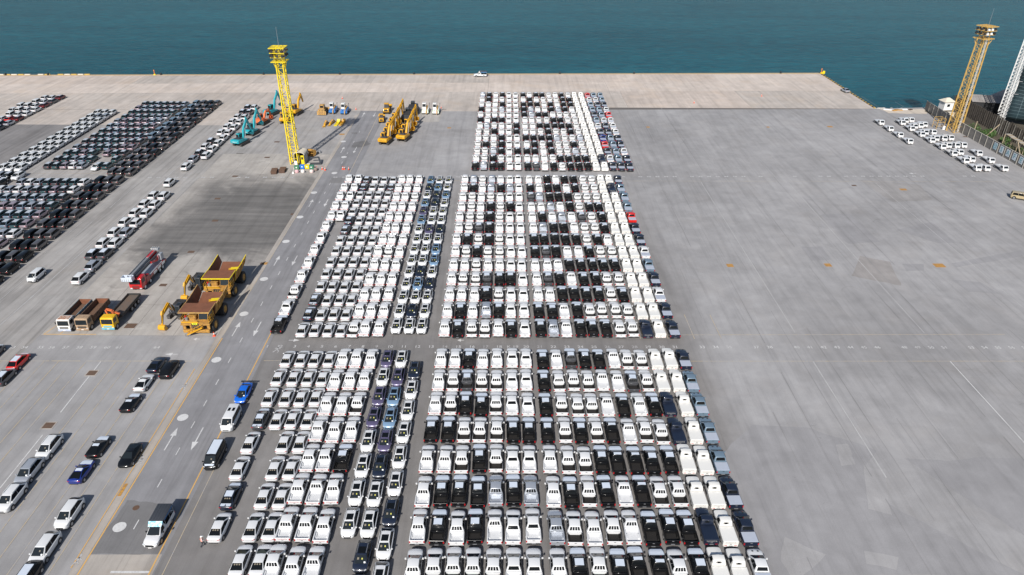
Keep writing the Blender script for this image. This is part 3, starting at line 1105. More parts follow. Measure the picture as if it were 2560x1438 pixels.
def pickup(style, col, bed='body', film=False, bars=True, lettering=None, front=False):
    """style: crew (long cab), single (short cab), utility (square flat-bed cab), covered (crew with hard lid)"""
    key = (style, col, bed, film, bars, lettering, front)
    if key in PICK:
        return PICK[key]
    pm = PAINT[col]
    M = Model()
    boxy = style == 'utility'
    L = 5.2 if boxy else 5.33
    h = L / 2
    W = 1.88 if boxy else 1.87
    y3 = {'crew': -.98, 'single': -.36, 'utility': -.20, 'covered': -.92}[style]
    zt = 1.12
    if boxy:
        st = [(y3, .45, 1.08, 1.16, .84, .88, .84), (1.0, .45, 1.08, 1.16, .84, .88, .84), (1.35, .45, 1.06, 1.17, .84, .88, .74), (2.2, .45, 1.0, 1.13, .82, .86, .66), (2.5, .45, .96, 1.07, .76, .8, .6), (2.58, .5, .85, .95, .6, .66, .5)]
        cb = (1.18, 1.15, .72, 1.90, y3 + .14, 1.90, y3 - .01, 1.14, .84, .70)
    else:
        st = [(y3, .42, 1.02, zt, .86, .92, .87), (.9, .42, 1.02, zt, .86, .92, .87), (1.45, .42, 1.02, 1.15, .86, .92, .80), (2.0, .42, .97, 1.09, .85, .91, .75), (2.38, .44, .88, 1.0, .79, .85, .63), (2.58, .48, .76, .86, .64, .72, .46), (2.665, .52, .66, .72, .42, .52, .32)]
        cb = (1.44, 1.13, .40, 1.78, y3 + .24, 1.78, y3 - .01, 1.10, .865, .665)
    b = MB()
    hull(b, st, pm)
    for s in (-1, 1):
        b.box((s * .90, .55, .44), (.08, 2.0, .14), M_black)
        b.tube((s * .80, 1.56, .42), (s * .938, 1.56, .42), .46, M_black, n=14)
    M.part('body', b, 40)
    g_, P = cabin(*cb)
    b = MB()
    add_cabin(b, g_, P, pm)
    subs = []
    up = Vector((0, 0, .034))
    Qr = tuple(q + up for q in (g_['r2'][0], g_['r2'][1], g_['r1'][1], g_['r1'][0]))
    if film:
        f = MB()
        panel(f, Qr, .11, .89, .06, .90, .012, M_film)
        subs.append(('roof_film', f))
    if style == 'covered':
        for u in (.28, .66):
            pass
    M.part('cab', b, 50, (.05, 2), subs)
    Qf = (g_['b0'][1], g_['b0'][0], g_['r1'][0], g_['r1'][1])
    b = MB()
    panel(b, Qf, .06, .94, .06, .90, .045, M_glass)
    M.part('windshield', b, 30)
    Qb = (g_['b3'][0], g_['b3'][1], g_['r2'][1], g_['r2'][0])
    b = MB()
    subs = []
    if boxy:
        panel(b, Qb, .34, .62, .46, .80, .04, M_tint)
        panel(b, Qb, .66, .70, .46, .80, .04, M_tint)
        panel(b, Qb, .27, .31, .46, .80, .04, M_tint)
    else:
        panel(b, Qb, .10, .90, .26, .90, .04, M_tint)
        if bars:
            f = MB()
            for u in (.27, .48, .69):
                panel(f, Qb, u, u + .045, .24, .94, .085, pm)
            panel(f, Qb, .07, .93, .14, .30, .09, pm)
            subs.append(('window_guard', f))
    M.part('rear_window', b, 30, None, subs)
    ww = ((.12, .48), (.52, .86)) if style in ('crew', 'covered') else ((.30, .84),)
    for s, i in ((-1, 0), (1, 1)):
        Q = (g_['b3'][i], g_['b0'][i], g_['r1'][i], g_['r2'][i]) if s > 0 else (g_['b0'][i], g_['b3'][i], g_['r2'][i], g_['r1'][i])
        b = MB()
        for u0, u1 in ww:
            if s < 0:
                u0, u1 = 1 - u1, 1 - u0
            panel(b, Q, u0, u1, .05, .92, .04, M_tint)
        M.part('side_window', b, 30)
    # cargo bed: two walls, head wall, floor; tailgate is its own part
    b = MB()
    zb0 = .46
    zr = 1.10 if not boxy else 1.16
    t = .11
    for s in (-1, 1):
        b.box((s * (W / 2 - t / 2), (-h + .05 + y3 - .03) / 2, (zb0 + zr) / 2), (t, y3 - .03 + h - .05, zr - zb0), pm)
    b.box((0, y3 - .09, (zb0 + zr) / 2), (W - 2 * t, .09, zr - zb0), pm)
    b.box((0, (-h + y3) / 2, .58), (W - 2 * t, y3 + h - .1, .12), pm)
    lin = pm if bed == 'body' else M_liner
    li = MB()
    yb0, yb1 = -h + .12, y3 - .14
    li.box((0, (yb0 + yb1) / 2, .67), (W - 2 * t - .02, yb1 - yb0, .05), lin)
    for s in (-1, 1):
        li.box((s * (W / 2 - t - .012), (yb0 + yb1) / 2, (.7 + zr) / 2), (.022, yb1 - yb0, zr - .7 + .012), lin)
        li.box((s * (W / 2 - t - .11), -1.55, .78), (.2, .85, .22), lin, taper=(.8, .75))
        if bed == 'liner':
            li.box((s * (W / 2 - t / 2 - .01), (yb0 + yb1) / 2, zr + .006), (t - .03, yb1 - yb0, .015), lin)
    for i in range(9):
        li.box((-.52 + i * .13, (yb0 + yb1) / 2, .70), (.06, yb1 - yb0 - .25, .02), M_linerlit if bed == 'liner' else lin)
    cov = []
    M.part('cargo_bed', b, 40, (.02, 1), [('bed_liner', li)])
    b = MB()
    b.box((0, -h + .06, (.52 + zr) / 2 + .02), (W - .10 if not boxy else W + .02, .075, zr - .5), pm)
    sub = []
    if lettering:
        sub.append(('tailgate_lettering', letters(-h + .018, .90 if not boxy else .96, lettering, .86 if not boxy else 1.0)))
    f = MB()
    f.box((0, -h + .018, .98 if not lettering else .74), (.26, .02, .07), M_black if col in ('white', 'warmwhite', 'silver', 'steel', 'red') else M_steel)
    sub.append(('tailgate_handle', f))
    M.part('tailgate', b, 35, (.015, 1), sub)
    b = MB()
    b.box((0, -h + .0, .47), (W - .16, .16, .13), M_black if not boxy else pm)
    b.box((0, -h - .06, .53), (.5, .06, .05), M_steel)
    M.part('rear_bumper', b, 30)
    for s in (-1, 1):
        b = MB()
        if boxy:
            b.box((s * .60, -h - .03, .50), (.34, .06, .10), M_red)
        else:
            b.box((s * (W / 2 - .07), -h + .06, .84), (.14, .12, .30), M_red)
        M.part('tail_light', b, 30)
    if bed == 'lid':
        f = MB()
        f.box((0, (yb0 + yb1) / 2, zr + .03), (W - .14, yb1 - yb0 + .06, .05), paint('grey_bed_lid', (0.40, 0.44, 0.52), .5) if not boxy else pm)
        M.part('bed_cover', f, 30, (.015, 1))
    for x in (-W / 2 + .0, W / 2 - .0):
        for y in (-1.5, 1.56):
            M.part('wheel', wheel(x, y, .38, .25), 40)
    for s in (-1, 1):
        b = MB()
        b.box((s * 1.02, .86, 1.22), (.2, .12, .2), M_black if style == 'single' or boxy else pm)
        M.part('door_mirror', b, 30)
        if front:
            b = MB()
            b.box((s * .68, h - .22, .86), (.34, .22, .15), M_lampw, rz=-s * .3)
            M.part('headlight', b, 30)
    if front:
        b = MB()
        b.box((0, h - .03, .72), (1.0, .10, .28), M_black)
        b.box((0, h + .01, .5), (.42, .04, .14), M_whitep)
        M.part('grille', b, 30)
    if film:
        f = MB()
        for a, c_ in zip(st[2:5], st[3:6]):
            w0, w1 = a[6] + .05, c_[6] + .05
            f.quad((-w0, a[0], a[3] + .036), (w0, a[0], a[3] + .036), (w1, c_[0], c_[3] + .036), (-w1, c_[0], c_[3] + .036), M_film)
            for s in (-1, 1):
                f.quad((s * w0, a[0], a[3] + .036), (s * (a[5] + .01), a[0], a[2] + .01), (s * (c_[5] + .01), c_[0], c_[2] + .01), (s * w1, c_[0], c_[3] + .036), M_film)
        M.part('hood_film', f, 40)
    if style == 'covered':
        for s in (-1, 1):
            f = MB()
            f.box((s * .32, 2.05, 1.12), (.20, .16, .03), M_black)
            M.part('hood_vent', f, 30)
    PICK[key] = M
    return M


# code -> (object name, model, words, category, group)
def pick_code(cd_, red=False):
    lt = M_letred if red else None
    T = {
        'W': ('crew_cab_pickup', ('crew', 'white', 'body', False, True, lt), 'white crew-cab pickup with white bed'),
        'w': ('crew_cab_pickup', ('crew', 'white', 'liner', False, True, None), 'white crew-cab pickup with black bed'),
        'V': ('crew_cab_pickup', ('crew', 'white', 'body', False, False, None), 'white crew-cab pickup with plain rear window'),
        'G': ('crew_cab_pickup', ('crew', 'silver', 'body', False, True, None), 'silver crew-cab pickup with silver bed'),
        'g': ('crew_cab_pickup', ('crew', 'grey', 'liner', True, True, None), 'dark grey crew-cab pickup with filmed roof'),
        'K': ('crew_cab_pickup', ('crew', 'black', 'liner', True, False, None), 'black crew-cab pickup with filmed roof'),
        's': ('single_cab_pickup', ('single', 'white', 'body', False, True, lt), 'white short-cab pickup with long bed'),
        'k': ('single_cab_pickup', ('single', 'black', 'liner', True, False, None), 'black short-cab pickup with filmed roof'),
        'T': ('utility_pickup', ('utility', 'warmwhite', 'lid', False, False, M_letgrey), 'square white utility pickup with flat white bed'),
        'N': ('utility_pickup', ('utility', 'navy', 'lid', False, False, M_letgrey), 'square navy utility pickup with flat bed'),
        'B': ('covered_pickup', ('covered', 'steel', 'lid', False, False, None), 'steel blue pickup with grey bed cover'),
        'D': ('covered_pickup', ('covered', 'navy', 'lid', False, False, None), 'dark navy pickup with grey bed cover'),
        'P': ('covered_pickup', ('covered', 'white', 'lid', False, False, None), 'white pickup with grey bed cover'),
        'R': ('covered_pickup', ('covered', 'red', 'lid', False, False, None), 'red pickup with grey bed cover'),
        'L': ('covered_pickup', ('covered', 'deepblue', 'lid', False, False, None), 'deep blue pickup with grey bed cover'),
    }[cd_]
    return T[0], pickup(*T[1]), T[2]


GROUP = {'crew_cab_pickup': 'crew-cab pickups parked in the bays', 'single_cab_pickup': 'short-cab pickups parked in the bays',
         'utility_pickup': 'square utility pickups in two columns', 'covered_pickup': 'pickups with covered beds on the right'}
jit = random.Random(11)
crew = []      # (distance, model, label, location, heading)


def park(code, x, yrear, label_place, red=False, individual=True):
    name, M, words = pick_code(code, red)
    L = 5.2 if name == 'utility_pickup' else 5.33
    loc = (x + jit.uniform(-.11, .11), yrear + L / 2 + jit.uniform(-.2, .2), 0)
    rz = jit.gauss(0, .011)
    label = words + ', ' + label_place
    if name == 'crew_cab_pickup':
        crew.append((loc[1], M, label, loc, rz))
    else:
        M.spawn(name, label, 'pickup truck', loc, rz, GROUP[name])


def colx(kk):
    return NX0 + NP * kk + (-.22 if kk <= 20 else .24)      # a slightly wider lane after the twentieth bay


def xd(x, y):
    """the left-hand columns run very slightly askew"""
    return x - max(0, -10 - x) * .028 * max(0, (y - 104) / 71)


NEAR = ['WWKWWVV KsgKkswwTTD', 'WwgwwVV KwwwssgwTTB', 'WwKKwVV KwwwskWKNTB', 'KKwwwKK KwKwkswwNTB',
        'WWwKwVV WwwKkkKKTTB', 'WKKKGKG WKwKskwwTTD', 'WKWKsVV GwWwskKKNTD', 'WwwwwVV WKwKkkwKTTP']
for r_, row in enumerate(NEAR):
    a, b = row.split()
    yr = 94.5 - 5.93 * r_
    n_ = len(NEAR) - r_
    for i, cd_ in enumerate(a + b):
        park(cd_, colx(14 + i), yr - (.12 if i > 6 else 0), 'near block, %s row up, %s column' % (ORD[n_], ORD[i + 1]), red=(i < 2))
MID = ['WGwGWVV WWkskkwwTTD', 'WKWGKGV KWkksKwwTNB', 'WwWwWVV gGkkkwwwTTB', 'WwWKwKV WWGskwKKTTB', 'WwwKwVV WKsGsgwKTTR', 'WwgKWVV WGkkswwKTTD',
       'WKwKwVV KKkkkwKWTTD', 'WwKwwVV KgkssKwwTTP', 'WWwWWVV WWskKKKKTTB', 'WwwgKKV WgksKKwwTTD', 'WWWKwVV WWkkKKwKTTP', 'WKWGKVV KKskwwwwTTD', 'WKwwWKV KGskKkwwNTD']
for r_, row in enumerate(MID):
    a, b = row.split()
    yr = 175.4 - 5.97 * r_
    for i, cd_ in enumerate(a + b):
        park(cd_, colx(14 + i), yr, 'middle block, %s row up, %s column' % (ORD[13 - r_], ORD[i + 1]), red=(i < 2))
FAR = ['GKWKVV KsKKwsKwTTRBB', 'WKWwVV sKswwwKKTTPPB', 'wWsKVV KKKWKsKKTTBDD', 'KWWGVV KGsWKGKsTTBBP', 'WwWWVV KGKKswwwTTDBR', 'KWKKVV WWwwKKwwTTBPP', 'WGwWVK WWKKKKKwTTPDP',
       'wwKWVK WWwKwwKwTTDDP', 'WwWKVV KKKKGwwGTTLBD', 'wKwKVV WKwKwwKwTTRBD', 'wwGKVK KKsKwwGwTTDBP', 'WwKwVV WWswKKKKTNPBD', 'KGKKVV KgskwKkkTTDDD']
for r_, row in enumerate(FAR):
    a, b = row.split()
    yr = 258.4 - 6.08 * r_
    for i, cd_ in enumerate(a + b):
        park(cd_, colx(15 + i), yr, 'far block, %s row up, %s column' % (ORD[13 - r_], ORD[i + 1]))
# pickups left of the middle aisle
for i in range(13):
    y = 175.2 - (175.2 - 105.0) / 12 * i
    c_ = 'W' if i not in (10, 12) else 'wK'[i == 12]
    c_ = 'V' if i in (6, 11) else c_
    park(c_, xd(-40.6, y), y, 'column along the orange line, %s from the front' % ORD[13 - i], red=True)
for i in range(5):
    park('V' if i in (0, 2, 4) else 'W', xd(-38.2, 175), 175.4 - 5.85 * i, 'short second column, %s from back' % ORD[i + 1], red=True)
for j, x in enumerate((-26.95, -24.8, -22.45)):
    for i in range(13):
        y = 175.2 - (175.2 - 103.7) / 12 * i
        c_ = 'w' if (j, i) in ((0, 12), (1, 7), (2, 2)) else 'W'
        park(c_, xd(x, y), y, 'middle left block, %s row up, %s pickup column' % (ORD[13 - i], ORD[j + 1]), red=True)
    for i in range(8):
        y = 94.45 - 5.87 * i
        c_ = {(2, 2): 'w', (2, 4): 'K', (1, 5): 's', (2, 3): 'W', (2, 7): 's'}.get((j, i), 'W')
        park(c_, x + (-.15 if j == 0 else 0), y, 'near left block, %s row up, %s pickup column' % (ORD[8 - i], ORD[j + 1]), red=True)
crew.sort(key=lambda q: q[0])
for d_, M, label, loc, rz in crew[:300]:
    M.spawn('crew_cab_pickup', label, 'pickup truck', loc, rz, GROUP['crew_cab_pickup'])


def joined(name, items):
    """many far copies of alike models as one object"""
    import numpy as np
    mats, vs_, fs, mi = [], [], [], []
    for M, loc, rz in items:
        T = Matrix.Translation(loc) @ Matrix.Rotation(rz, 4, 'Z')
        for n_, me, subs in M:
            for q in [me] + [s_[1] for s_ in subs]:
                o = len(vs_)
                vs_ += [tuple(T @ v_.co) for v_ in q.vertices]
                loc_m = []
                for m_ in q.materials:
                    if m_ not in mats:
                        mats.append(m_)
                    loc_m.append(mats.index(m_))
                for p in q.polygons:
                    fs.append(tuple(o + i for i in p.vertices))
                    mi.append(loc_m[p.material_index])
    me = bpy.data.meshes.new(name)
    me.from_pydata(vs_, [], fs)
    for m_ in mats:
        me.materials.append(m_)
    me.polygons.foreach_set('material_index', mi)
    me.polygons.foreach_set('use_smooth', [True] * len(fs))
    me.set_sharp_from_angle(angle=R(40))
    return me


KEEP = {'body', 'cab', 'windshield', 'rear_window', 'side_window', 'cargo_bed', 'tailgate', 'tail_light', 'hood_film', 'rear_bumper', 'door_mirror'}
lite = {}
items = []
for d_, M, label, loc, rz in crew[300:]:
    if id(M) not in lite:
        lite[id(M)] = [p for p in M if p[0] in KEEP]
    items.append((lite[id(M)], loc, rz))
o = link('crew_cab_pickups', joined('crew_cab_pickups', items), kind='stuff')
tag(o, 'far crowd of white and black crew-cab pickups packed in rows near the quay', 'pickup trucks')
print('crew pickups', len(crew), 'stuff', len(items))

# ================================================================== CARS IN THE BAYS
def put(kind, M, label, cat, x, y_end, group, facing_us=False, L=None, name=None, jx=.06, dz=0):
    """y_end is the end of the car nearest the camera"""
    L = L or SPEC[kind][0]
    rz = (PI if facing_us else 0) + jit.gauss(0, .007)
    return M.spawn(name or {'mpv': 'minivan', 'suv': 'sport_utility_car'}.get(kind, kind), label, cat, (x + jit.uniform(-jx, jx), y_end + L / 2 + jit.uniform(-.08, .08), dz), rz, group)


# white sedans seen from behind
SED = {'w': (('sedan', 'white', False, 0, False, False, True), 'white sedan'), 'd': (('sedan', 'grey', True, 0, False, False, True), 'dark sedan with white film'),
       'n': (('sedan', 'navy', True, 0, False, False, True), 'navy sedan with white film')}


def sedan(code, x, y, place):
    a, w_ = SED[code]
    M = car(*a)
    put('sedan', M, w_ + ', ' + place, 'sedan', x, y, 'sedans parked in the bays')


for j, x in enumerate((-36.05, -33.7, -31.4, -29.1)):
    for i in range(15):
        y = 175.3 - (175.3 - 103.6) / 14 * i
        cc_ = 'd' if (j, i) in ((0, 0), (0, 12), (0, 6), (3, 1)) else 'n' if (j, i) in ((0, 1), (0, 5), (0, 13)) else 'w'
        sedan(cc_, xd(x, y), y, 'middle left block, %s row up, %s sedan column' % (ORD[15 - i], ORD[j + 1]))
ys = [94.7 - 5.06 * q for q in range(9)]
for j, x in enumerate((-36.3, -33.95, -31.65, -29.35)):
    for i, y in enumerate(ys):
        if j == 1 and i >= 4 or j == 0 and i == 8:
            continue
        cc_ = 'd' if (j, i) == (0, 3) else 'n' if (j, i) == (0, 6) else 'w'
        xx = x + ((0, -.1, -.1, 0, .1, .2, .6, .9)[min(i, 7)] if j == 0 else .06 * i)
        sedan(cc_, xx, y, 'near left block, %s row up, %s sedan column' % (ORD[9 - i], ORD[j + 1]))

# crossovers with dark sunroofs, facing the camera
XO = {'w': ('white', 'white crossover with black sunroof'), 'p': ('purple', 'purple crossover with black sunroof'), 'l': ('lightblue', 'light blue crossover with black sunroof'), 'n': ('navy', 'navy crossover with black sunroof')}


def cross(code, x, y, place):
    c_, w_ = XO[code]
    M = car('crossover', c_, False, 1, True, True, hexnose=True)
    put('crossover', M, w_ + ', ' + place, 'crossover', x, y, 'crossovers facing the camera', True)


for j, (x, s_) in enumerate(((-19.5, 'lnwlplwwwwwwwww'), (-17.2, 'wlnnwwpwwwnlwnw'), (-14.9, 'wwlwwwnwllwnwww'))):
    for i, cc_ in enumerate(s_):
        y = 174.7 - (174.7 - 104.8) / 14 * i
        cross(cc_, xd(x, y), y, 'middle block, %s from front, %s crossover column' % (ORD[15 - i], ORD[j + 1]))
for j, (x, y0_, s_) in enumerate(((-19.7, 94.8, 'pwppwwww'), (-17.3, 94.7, 'wpllpnwwnn'), (-14.8, 91.5, 'nwwwwwnww'))):
    for i, cc_ in enumerate(s_):
        y = y0_ - 4.98 * i
        if y < 49:
            continue
        cross(cc_, x + .05 * i, y, 'near block, %s from back, %s crossover column' % (ORD[i + 1], ORD[j + 1]))

# ---- left-hand blocks
rl = random.Random(21)
WORD = {'white': 'white', 'teal': 'dark teal', 'grey': 'dark grey', 'silver': 'silver', 'pink': 'rose silver', 'black': 'black', 'navy': 'navy', 'bronze': 'grey bronze', 'red': 'red', 'darkred': 'dark red', 'steel': 'steel blue', 'warmwhite': 'white'}


def lot(kind, col, x, y, place, group, facing=False, film=None, cat=None, vis=True):
    film = (col not in ('white', 'silver', 'pink', 'warmwhite')) if film is None else film
    M = car(kind, col, 'grey' if film and kind != 'mpv' else False, 0, False, facing)
    put(kind, M, '%s %s, %s' % (WORD[col], cat or kind, place), cat or kind, x, y, group, facing)


for j in range(3):
    for i in range(12):
        x = -132.35 - 2.4 * j
        y = 182.8 + 4.68 * i
        if (j, i) == (0, 11) and False:
            continue
        lot('suv', 'white' if rl.random() > .04 else 'silver', x, y, 'diagonal left block, %s row, %s column from right' % (ORD[i + 1], ORD[j + 1]), 'white cars in the narrow left block', True, cat='hatchback')
for i, (x, y, c_) in enumerate(((-129.6, 176.8, 'white'), (-132.0, 176.4, 'black'), (-131.2, 171.5, 'black'), (-134.3, 176.5, 'silver'))):
    lot('suv', c_, x, y, 'standing at the left frame edge, %s of four' % ORD[i + 1], 'cars at the left frame edge', True, cat='hatchback')
pal = ['teal', 'grey', 'pink', 'steel', 'silver', 'teal', 'silver', 'grey', 'pink', 'steel']
for i in range(13):
    for j in range(8):
        if j == 7 and i > 5 or (i, j) in ((0, 5), (1, 5), (1, 6), (2, 4)):
            continue
        c_ = pal[(i * 7 + j * 3 + rl.randrange(4)) % 10]
        if i == 0:
            c_ = ['grey', 'teal', 'pink', 'white', 'silver', '', 'teal', 'teal'][j]
        lot('hatchback', c_, -125.9 + 2.28 * j, 185.2 + 5.05 * i, 'upper left block, %s row up, %s column' % (ORD[i + 1], ORD[j + 1]), 'hatchbacks in the upper left block', False)
M = car('beetle', 'white', False, 0, False, True)
put('beetle', M, 'rounded white car facing forward among the hatchbacks in the upper left block', 'car', -112.5, 184.1, None, True, name='rounded_car')
for i in range(14):
    for j in range(4):
        if j == 3 and i < 6:
            continue
        c_ = 'bronze' if (i + j * 2) % 3 or i < 3 else 'black'
        c_ = 'steel' if j == 3 else c_
        lot('mpv', c_, -101.2 - 2.42 * j, 180.3 + 5.1 * i, 'upper minivan block, %s row up, %s column from right' % (ORD[i + 1], ORD[j + 1]), 'minivans in the upper left block', cat='minivan')
for i in range(12):
    for j in range(10):
        x, y = -110.1 - 2.28 * j, 173.0 - 5.08 * i
        if j > 7 and i == 0 or x < -86.5 - .613 * (y - 97.1):
            continue
        c_ = pal[(i * 3 + j * 7 + rl.randrange(5)) % 10]
        if j == 0 and i in (0, 1, 6):
            c_ = 'white'
        if i < 2 and j > 4:
            c_ = ['white', 'silver'][rl.random() < .5]
        lot('hatchback', c_, x, y, 'lower left block, %s row down, %s column from right' % (ORD[i + 1], ORD[j + 1]), 'hatchbacks in the lower left block')
for i in range(12):
    for j in range(3):
        x, y = -101.8 - 2.3 * j + .008 * i * 10, 174.1 - 5.37 * i
        if x < -128 + i * 2.6 - 3 and i > 9:
            continue
        c_ = 'bronze' if j == 0 or (i + j) % 3 == 1 else 'black'
        if i > 7:
            c_ = 'black' if j != 1 else 'bronze'
        lot('mpv', c_, x, y, 'lower minivan block, %s row down, %s column from right' % (ORD[i + 1], ORD[j + 1]), 'minivans in the lower left block', cat='minivan')
F = [(-87.8, 172.7, 'w'), (-88.2, 164.1, 'w'), (-85.6, 163.8, 'w'), (-88.1, 158.8, 'w'), (-85.5, 158.4, 'w'), (-88.1, 153.6, 'w'), (-85.4, 153.3, 'w'), (-88.1, 148.3, 'w'), (-85.3, 147.9, 'w'), (-88.0, 143.0, 'w'), (-85.3, 142.8, 's'),
     (-87.8, 137.6, 'w'), (-85.2, 137.6, 'w'), (-87.4, 132.2, 'd'), (-85.0, 132.4, 'd'), (-84.9, 127.2, 's'), (-84.9, 122.0, 'w')]
FW = {'w': ('white', 'white'), 's': ('silver', 'silver'), 'd': ('grey', 'dark grey')}
for i, (x, y, c_) in enumerate(F):
    M = car('suv', FW[c_][0], c_ == 'd')
    put('suv', M, '%s sport utility car, near double file, %s from the back' % (FW[c_][1], ORD[i + 1]), 'suv', x, y, 'suvs in the near double file')
F2 = [(-88.9, 241.5, 'd'), (-86.8, 241.6, 'w'), (-88.9, 236.1, 'd'), (-86.7, 236.0, 'd'), (-88.9, 230.6, 'w'), (-86.4, 230.3, 'w'), (-88.9, 225.3, 'w'), (-86.4, 224.9, 'w'), (-88.8, 219.8, 'w'), (-86.3, 219.4, 'w'), (-88.7, 214.3, 'w'), (-86.2, 214, 'w'),
      (-86.1, 208.8, 'w'), (-88.8, 205.8, 'd'), (-86.2, 203.9, 'w'), (-88.8, 200.8, 'w'), (-86.0, 198.7, 'w'), (-88.5, 195.5, 'd'), (-85.8, 193.3, 'w'), (-88.3, 190.2, 's'), (-88.0, 184.4, 'w')]
for i, (x, y, c_) in enumerate(F2):
    M = car('suv', FW[c_][0], c_ == 'd')
    put('suv', M, '%s sport utility car, far double file, %s from the back' % (FW[c_][1], ORD[i + 1] if i < 20 else 'last'), 'suv', x, y, 'suvs in the far double file')
# corner block at the upper left
AC = [[('darkred', 'h'), ('grey', 'h'), ('darkred', 'h'), ('white', 'h'), ('white', 'h'), ('darkred', 'h'), ('silver', 'h'), ('grey', 'h')],
      [('white', 'h'), ('white', 'h'), ('white', 'h'), ('white', 'h'), ('white', 'h'), ('red', 'h'), ('navy', 'h')],
      [('white', 'h'), ('white', 'v'), ('white', 'v'), ('white', 'v'), ('white', 'v'), ('white', 'h')],
      [('white', 'v'), ('white', 'h')]]
for j, colm in enumerate(AC):
    for i, (c_, t) in enumerate(colm):
        x, y = -159.8 - 2.45 * j, 253.5 - 5.05 * i - (.6 if j else 0)
        if j == 3:
            y -= 10
        lot('hatchback' if t == 'h' else 'offroader', c_, x, y, 'far corner block, %s from the quay, %s column from right' % (ORD[i + 1], ORD[j + 1]), 'cars in the far left corner block', False, cat='hatchback' if t == 'h' else 'offroader')

# ---- single cars
one = []


def single(kind, col, px, py, label, cat, facing=False, name=None, rz=0.0, **kw):
    p = g(px, py, .3)
    M = car(kind, col, **kw)
    L = SPEC[kind][0]
    return M.spawn(name or {'mpv': 'minivan', 'suv': 'sport_utility_car'}.get(kind, kind), label, cat, (p.x, p.y + L / 2, 0), (PI if facing else 0) + rz)


single('van', 'white', 1855 / 3.283, 1000 + 268 / 3.283, 'white minivan with two roof windows beside the orange line', 'minivan', True, 'minivan', sunroof=2, front=True)
single('van', 'black', 1718 / 3.283, 1000 + 583 / 3.283, 'black minivan with white film on roof and hood beside the road', 'minivan', True, 'minivan', film=True, front=True)
single('sedan', 'blue', 598, 1011, 'bright blue car with large black rear wing behind the white minivan', 'car', True, 'winged_car', wing=True, front=True)
single('coupe', 'black', 1025 / 3.283, 1000 + 112 / 3.283, 'black coupe with white film on roof, behind the white coupe', 'coupe', film=True)
single('coupe', 'black', 750 / 3.283, 1000 + 487 / 3.283, 'black coupe with white film, next behind the deep blue coupe', 'coupe', film=True)
single('coupe', 'deepblue', 608 / 3.283, 1000 + 698 / 3.283, 'deep blue coupe with white film on its roof', 'coupe', film=True)
single('coupe', 'black', 1012 / 3.283, 1000 + 565 / 3.283, 'plain black coupe facing the camera beside the road strip', 'coupe', True)
single('coupe', 'white', 60 + 1030 / 3.595, 600 + 1372 / 3.595, 'white coupe with dark rear window in the left stalls', 'coupe')
single('coupe', 'navy', 60 + 1145 / 3.595, 600 + 1205 / 3.595, 'dark blue grey coupe standing left of a black sedan', 'coupe')
single('suv', 'black', 60 + 1260 / 3.595, 600 + 1258 / 3.595, 'glossy black car parked right of the dark blue coupe', 'car', name='parked_car')
single('suv', 'white', 335 / 3.283, 1000 + 502 / 3.283, 'white suv facing camera, farthest of three left of the coupes', 'suv', True, front=True, rails=True)
single('suv', 'silver', 165 / 3.283, 1000 + 708 / 3.283, 'silver white suv facing camera, middle of three left of the coupes', 'suv', True, front=True, rails=True)
single('suv', 'white', 10 / 3.283, 1000 + 935 / 3.283, 'white suv cut by the left frame edge, nearest of three', 'suv', True, front=True, rails=True)
single('suv', 'white', 495 / 3.283, 1000 + 1070 / 3.283, 'white suv facing camera in the stalls, upper of the bottom pair', 'suv', True, front=True)
single('suv', 'white', 285 / 3.283, 1000 + 1375 / 3.283, 'white suv facing camera in the stalls, lower of the bottom pair', 'suv', True, front=True)
single('suv', 'black', 120 / 3.283, 1000 + 1640 / 3.283, 'black suv with filmed roof at the bottom left frame edge', 'suv', True, film=True, front=True)
single('hatchback', 'red', 29, 928, 'red hatchback with white filmed roof at the left edge', 'hatchback', film=True)
single('hatchback', 'grey', -8, 968, 'dark hatchback cut by left frame edge below the red one', 'hatchback', film=True)
single('hatchback', 'grey', -35, 905, 'dark hatchback cut by left frame edge above the red one', 'hatchback', film=True)
single('mpv', 'white', 370 / 4.493 - 6, 420 + 1290 / 4.493, 'white minivan standing alone on the left lane', 'minivan', True, 'minivan', front=True)
p = g(2117, 234)
car('sedan', 'silver').spawn('sedan', 'silver sedan parked at the right quay edge', 'sedan', (p.x + .2, p.y + 2.3, 0), .08)
p = g(2546, 500)
car('offroader', 'cream', rails=True, front=True).spawn('offroader', 'cream off-road car at the right frame edge', 'offroader', (p.x + .6, p.y + .6, 0), PI + R(62))


# ---- covered pickups carrying passengers
def songthaew(col, canopy_front, name, label, loc, rz):
    t = thing(name, label, 'pickup truck', loc, rz)
    for n_, me, subs in pickup('single', 'white', 'liner', False, False, None, True):
        o = link(n_, me, t)
        for sn, sm_ in subs:
            link(sn, sm_, o)
    m = MB()
    m.box((0, -1.35, 2.16), (1.78, 2.75, .10), M_dkgrey)
    for i in range(5):
        m.box((-.7 + i * .35, -1.35, 2.215), (.04, 2.7, .02), M_black)
    link('canopy_roof', m.mesh('canopy_roof', 30, (.03, 2)), t)
    m = MB()
    m.add([(-.86, .1, 2.20), (.86, .1, 2.20), (.80, .62, 1.80), (-.80, .62, 1.80), (-.86, .1, 1.74), (.86, .1, 1.74)], [(0, 1, 2, 3), (1, 5, 2), (0, 3, 4), (3, 2, 5, 4)], canopy_front)
    link('canopy_board', m.mesh('canopy_board', 30), t)
    for s in (-1, 1):
        m = MB()
        for y in (-2.6, -1.5, -.35):
            m.tube((s * .84, y, 1.1), (s * .84, y, 2.12), .03, M_steel, n=6)
        m.box((s * .845, -1.5, 1.98), (.03, 2.4, .26), paint('blue_valance', (0.05, 0.16, 0.36), .6))
        link('canopy_side', m.mesh('canopy_side', 30), t)
    return t


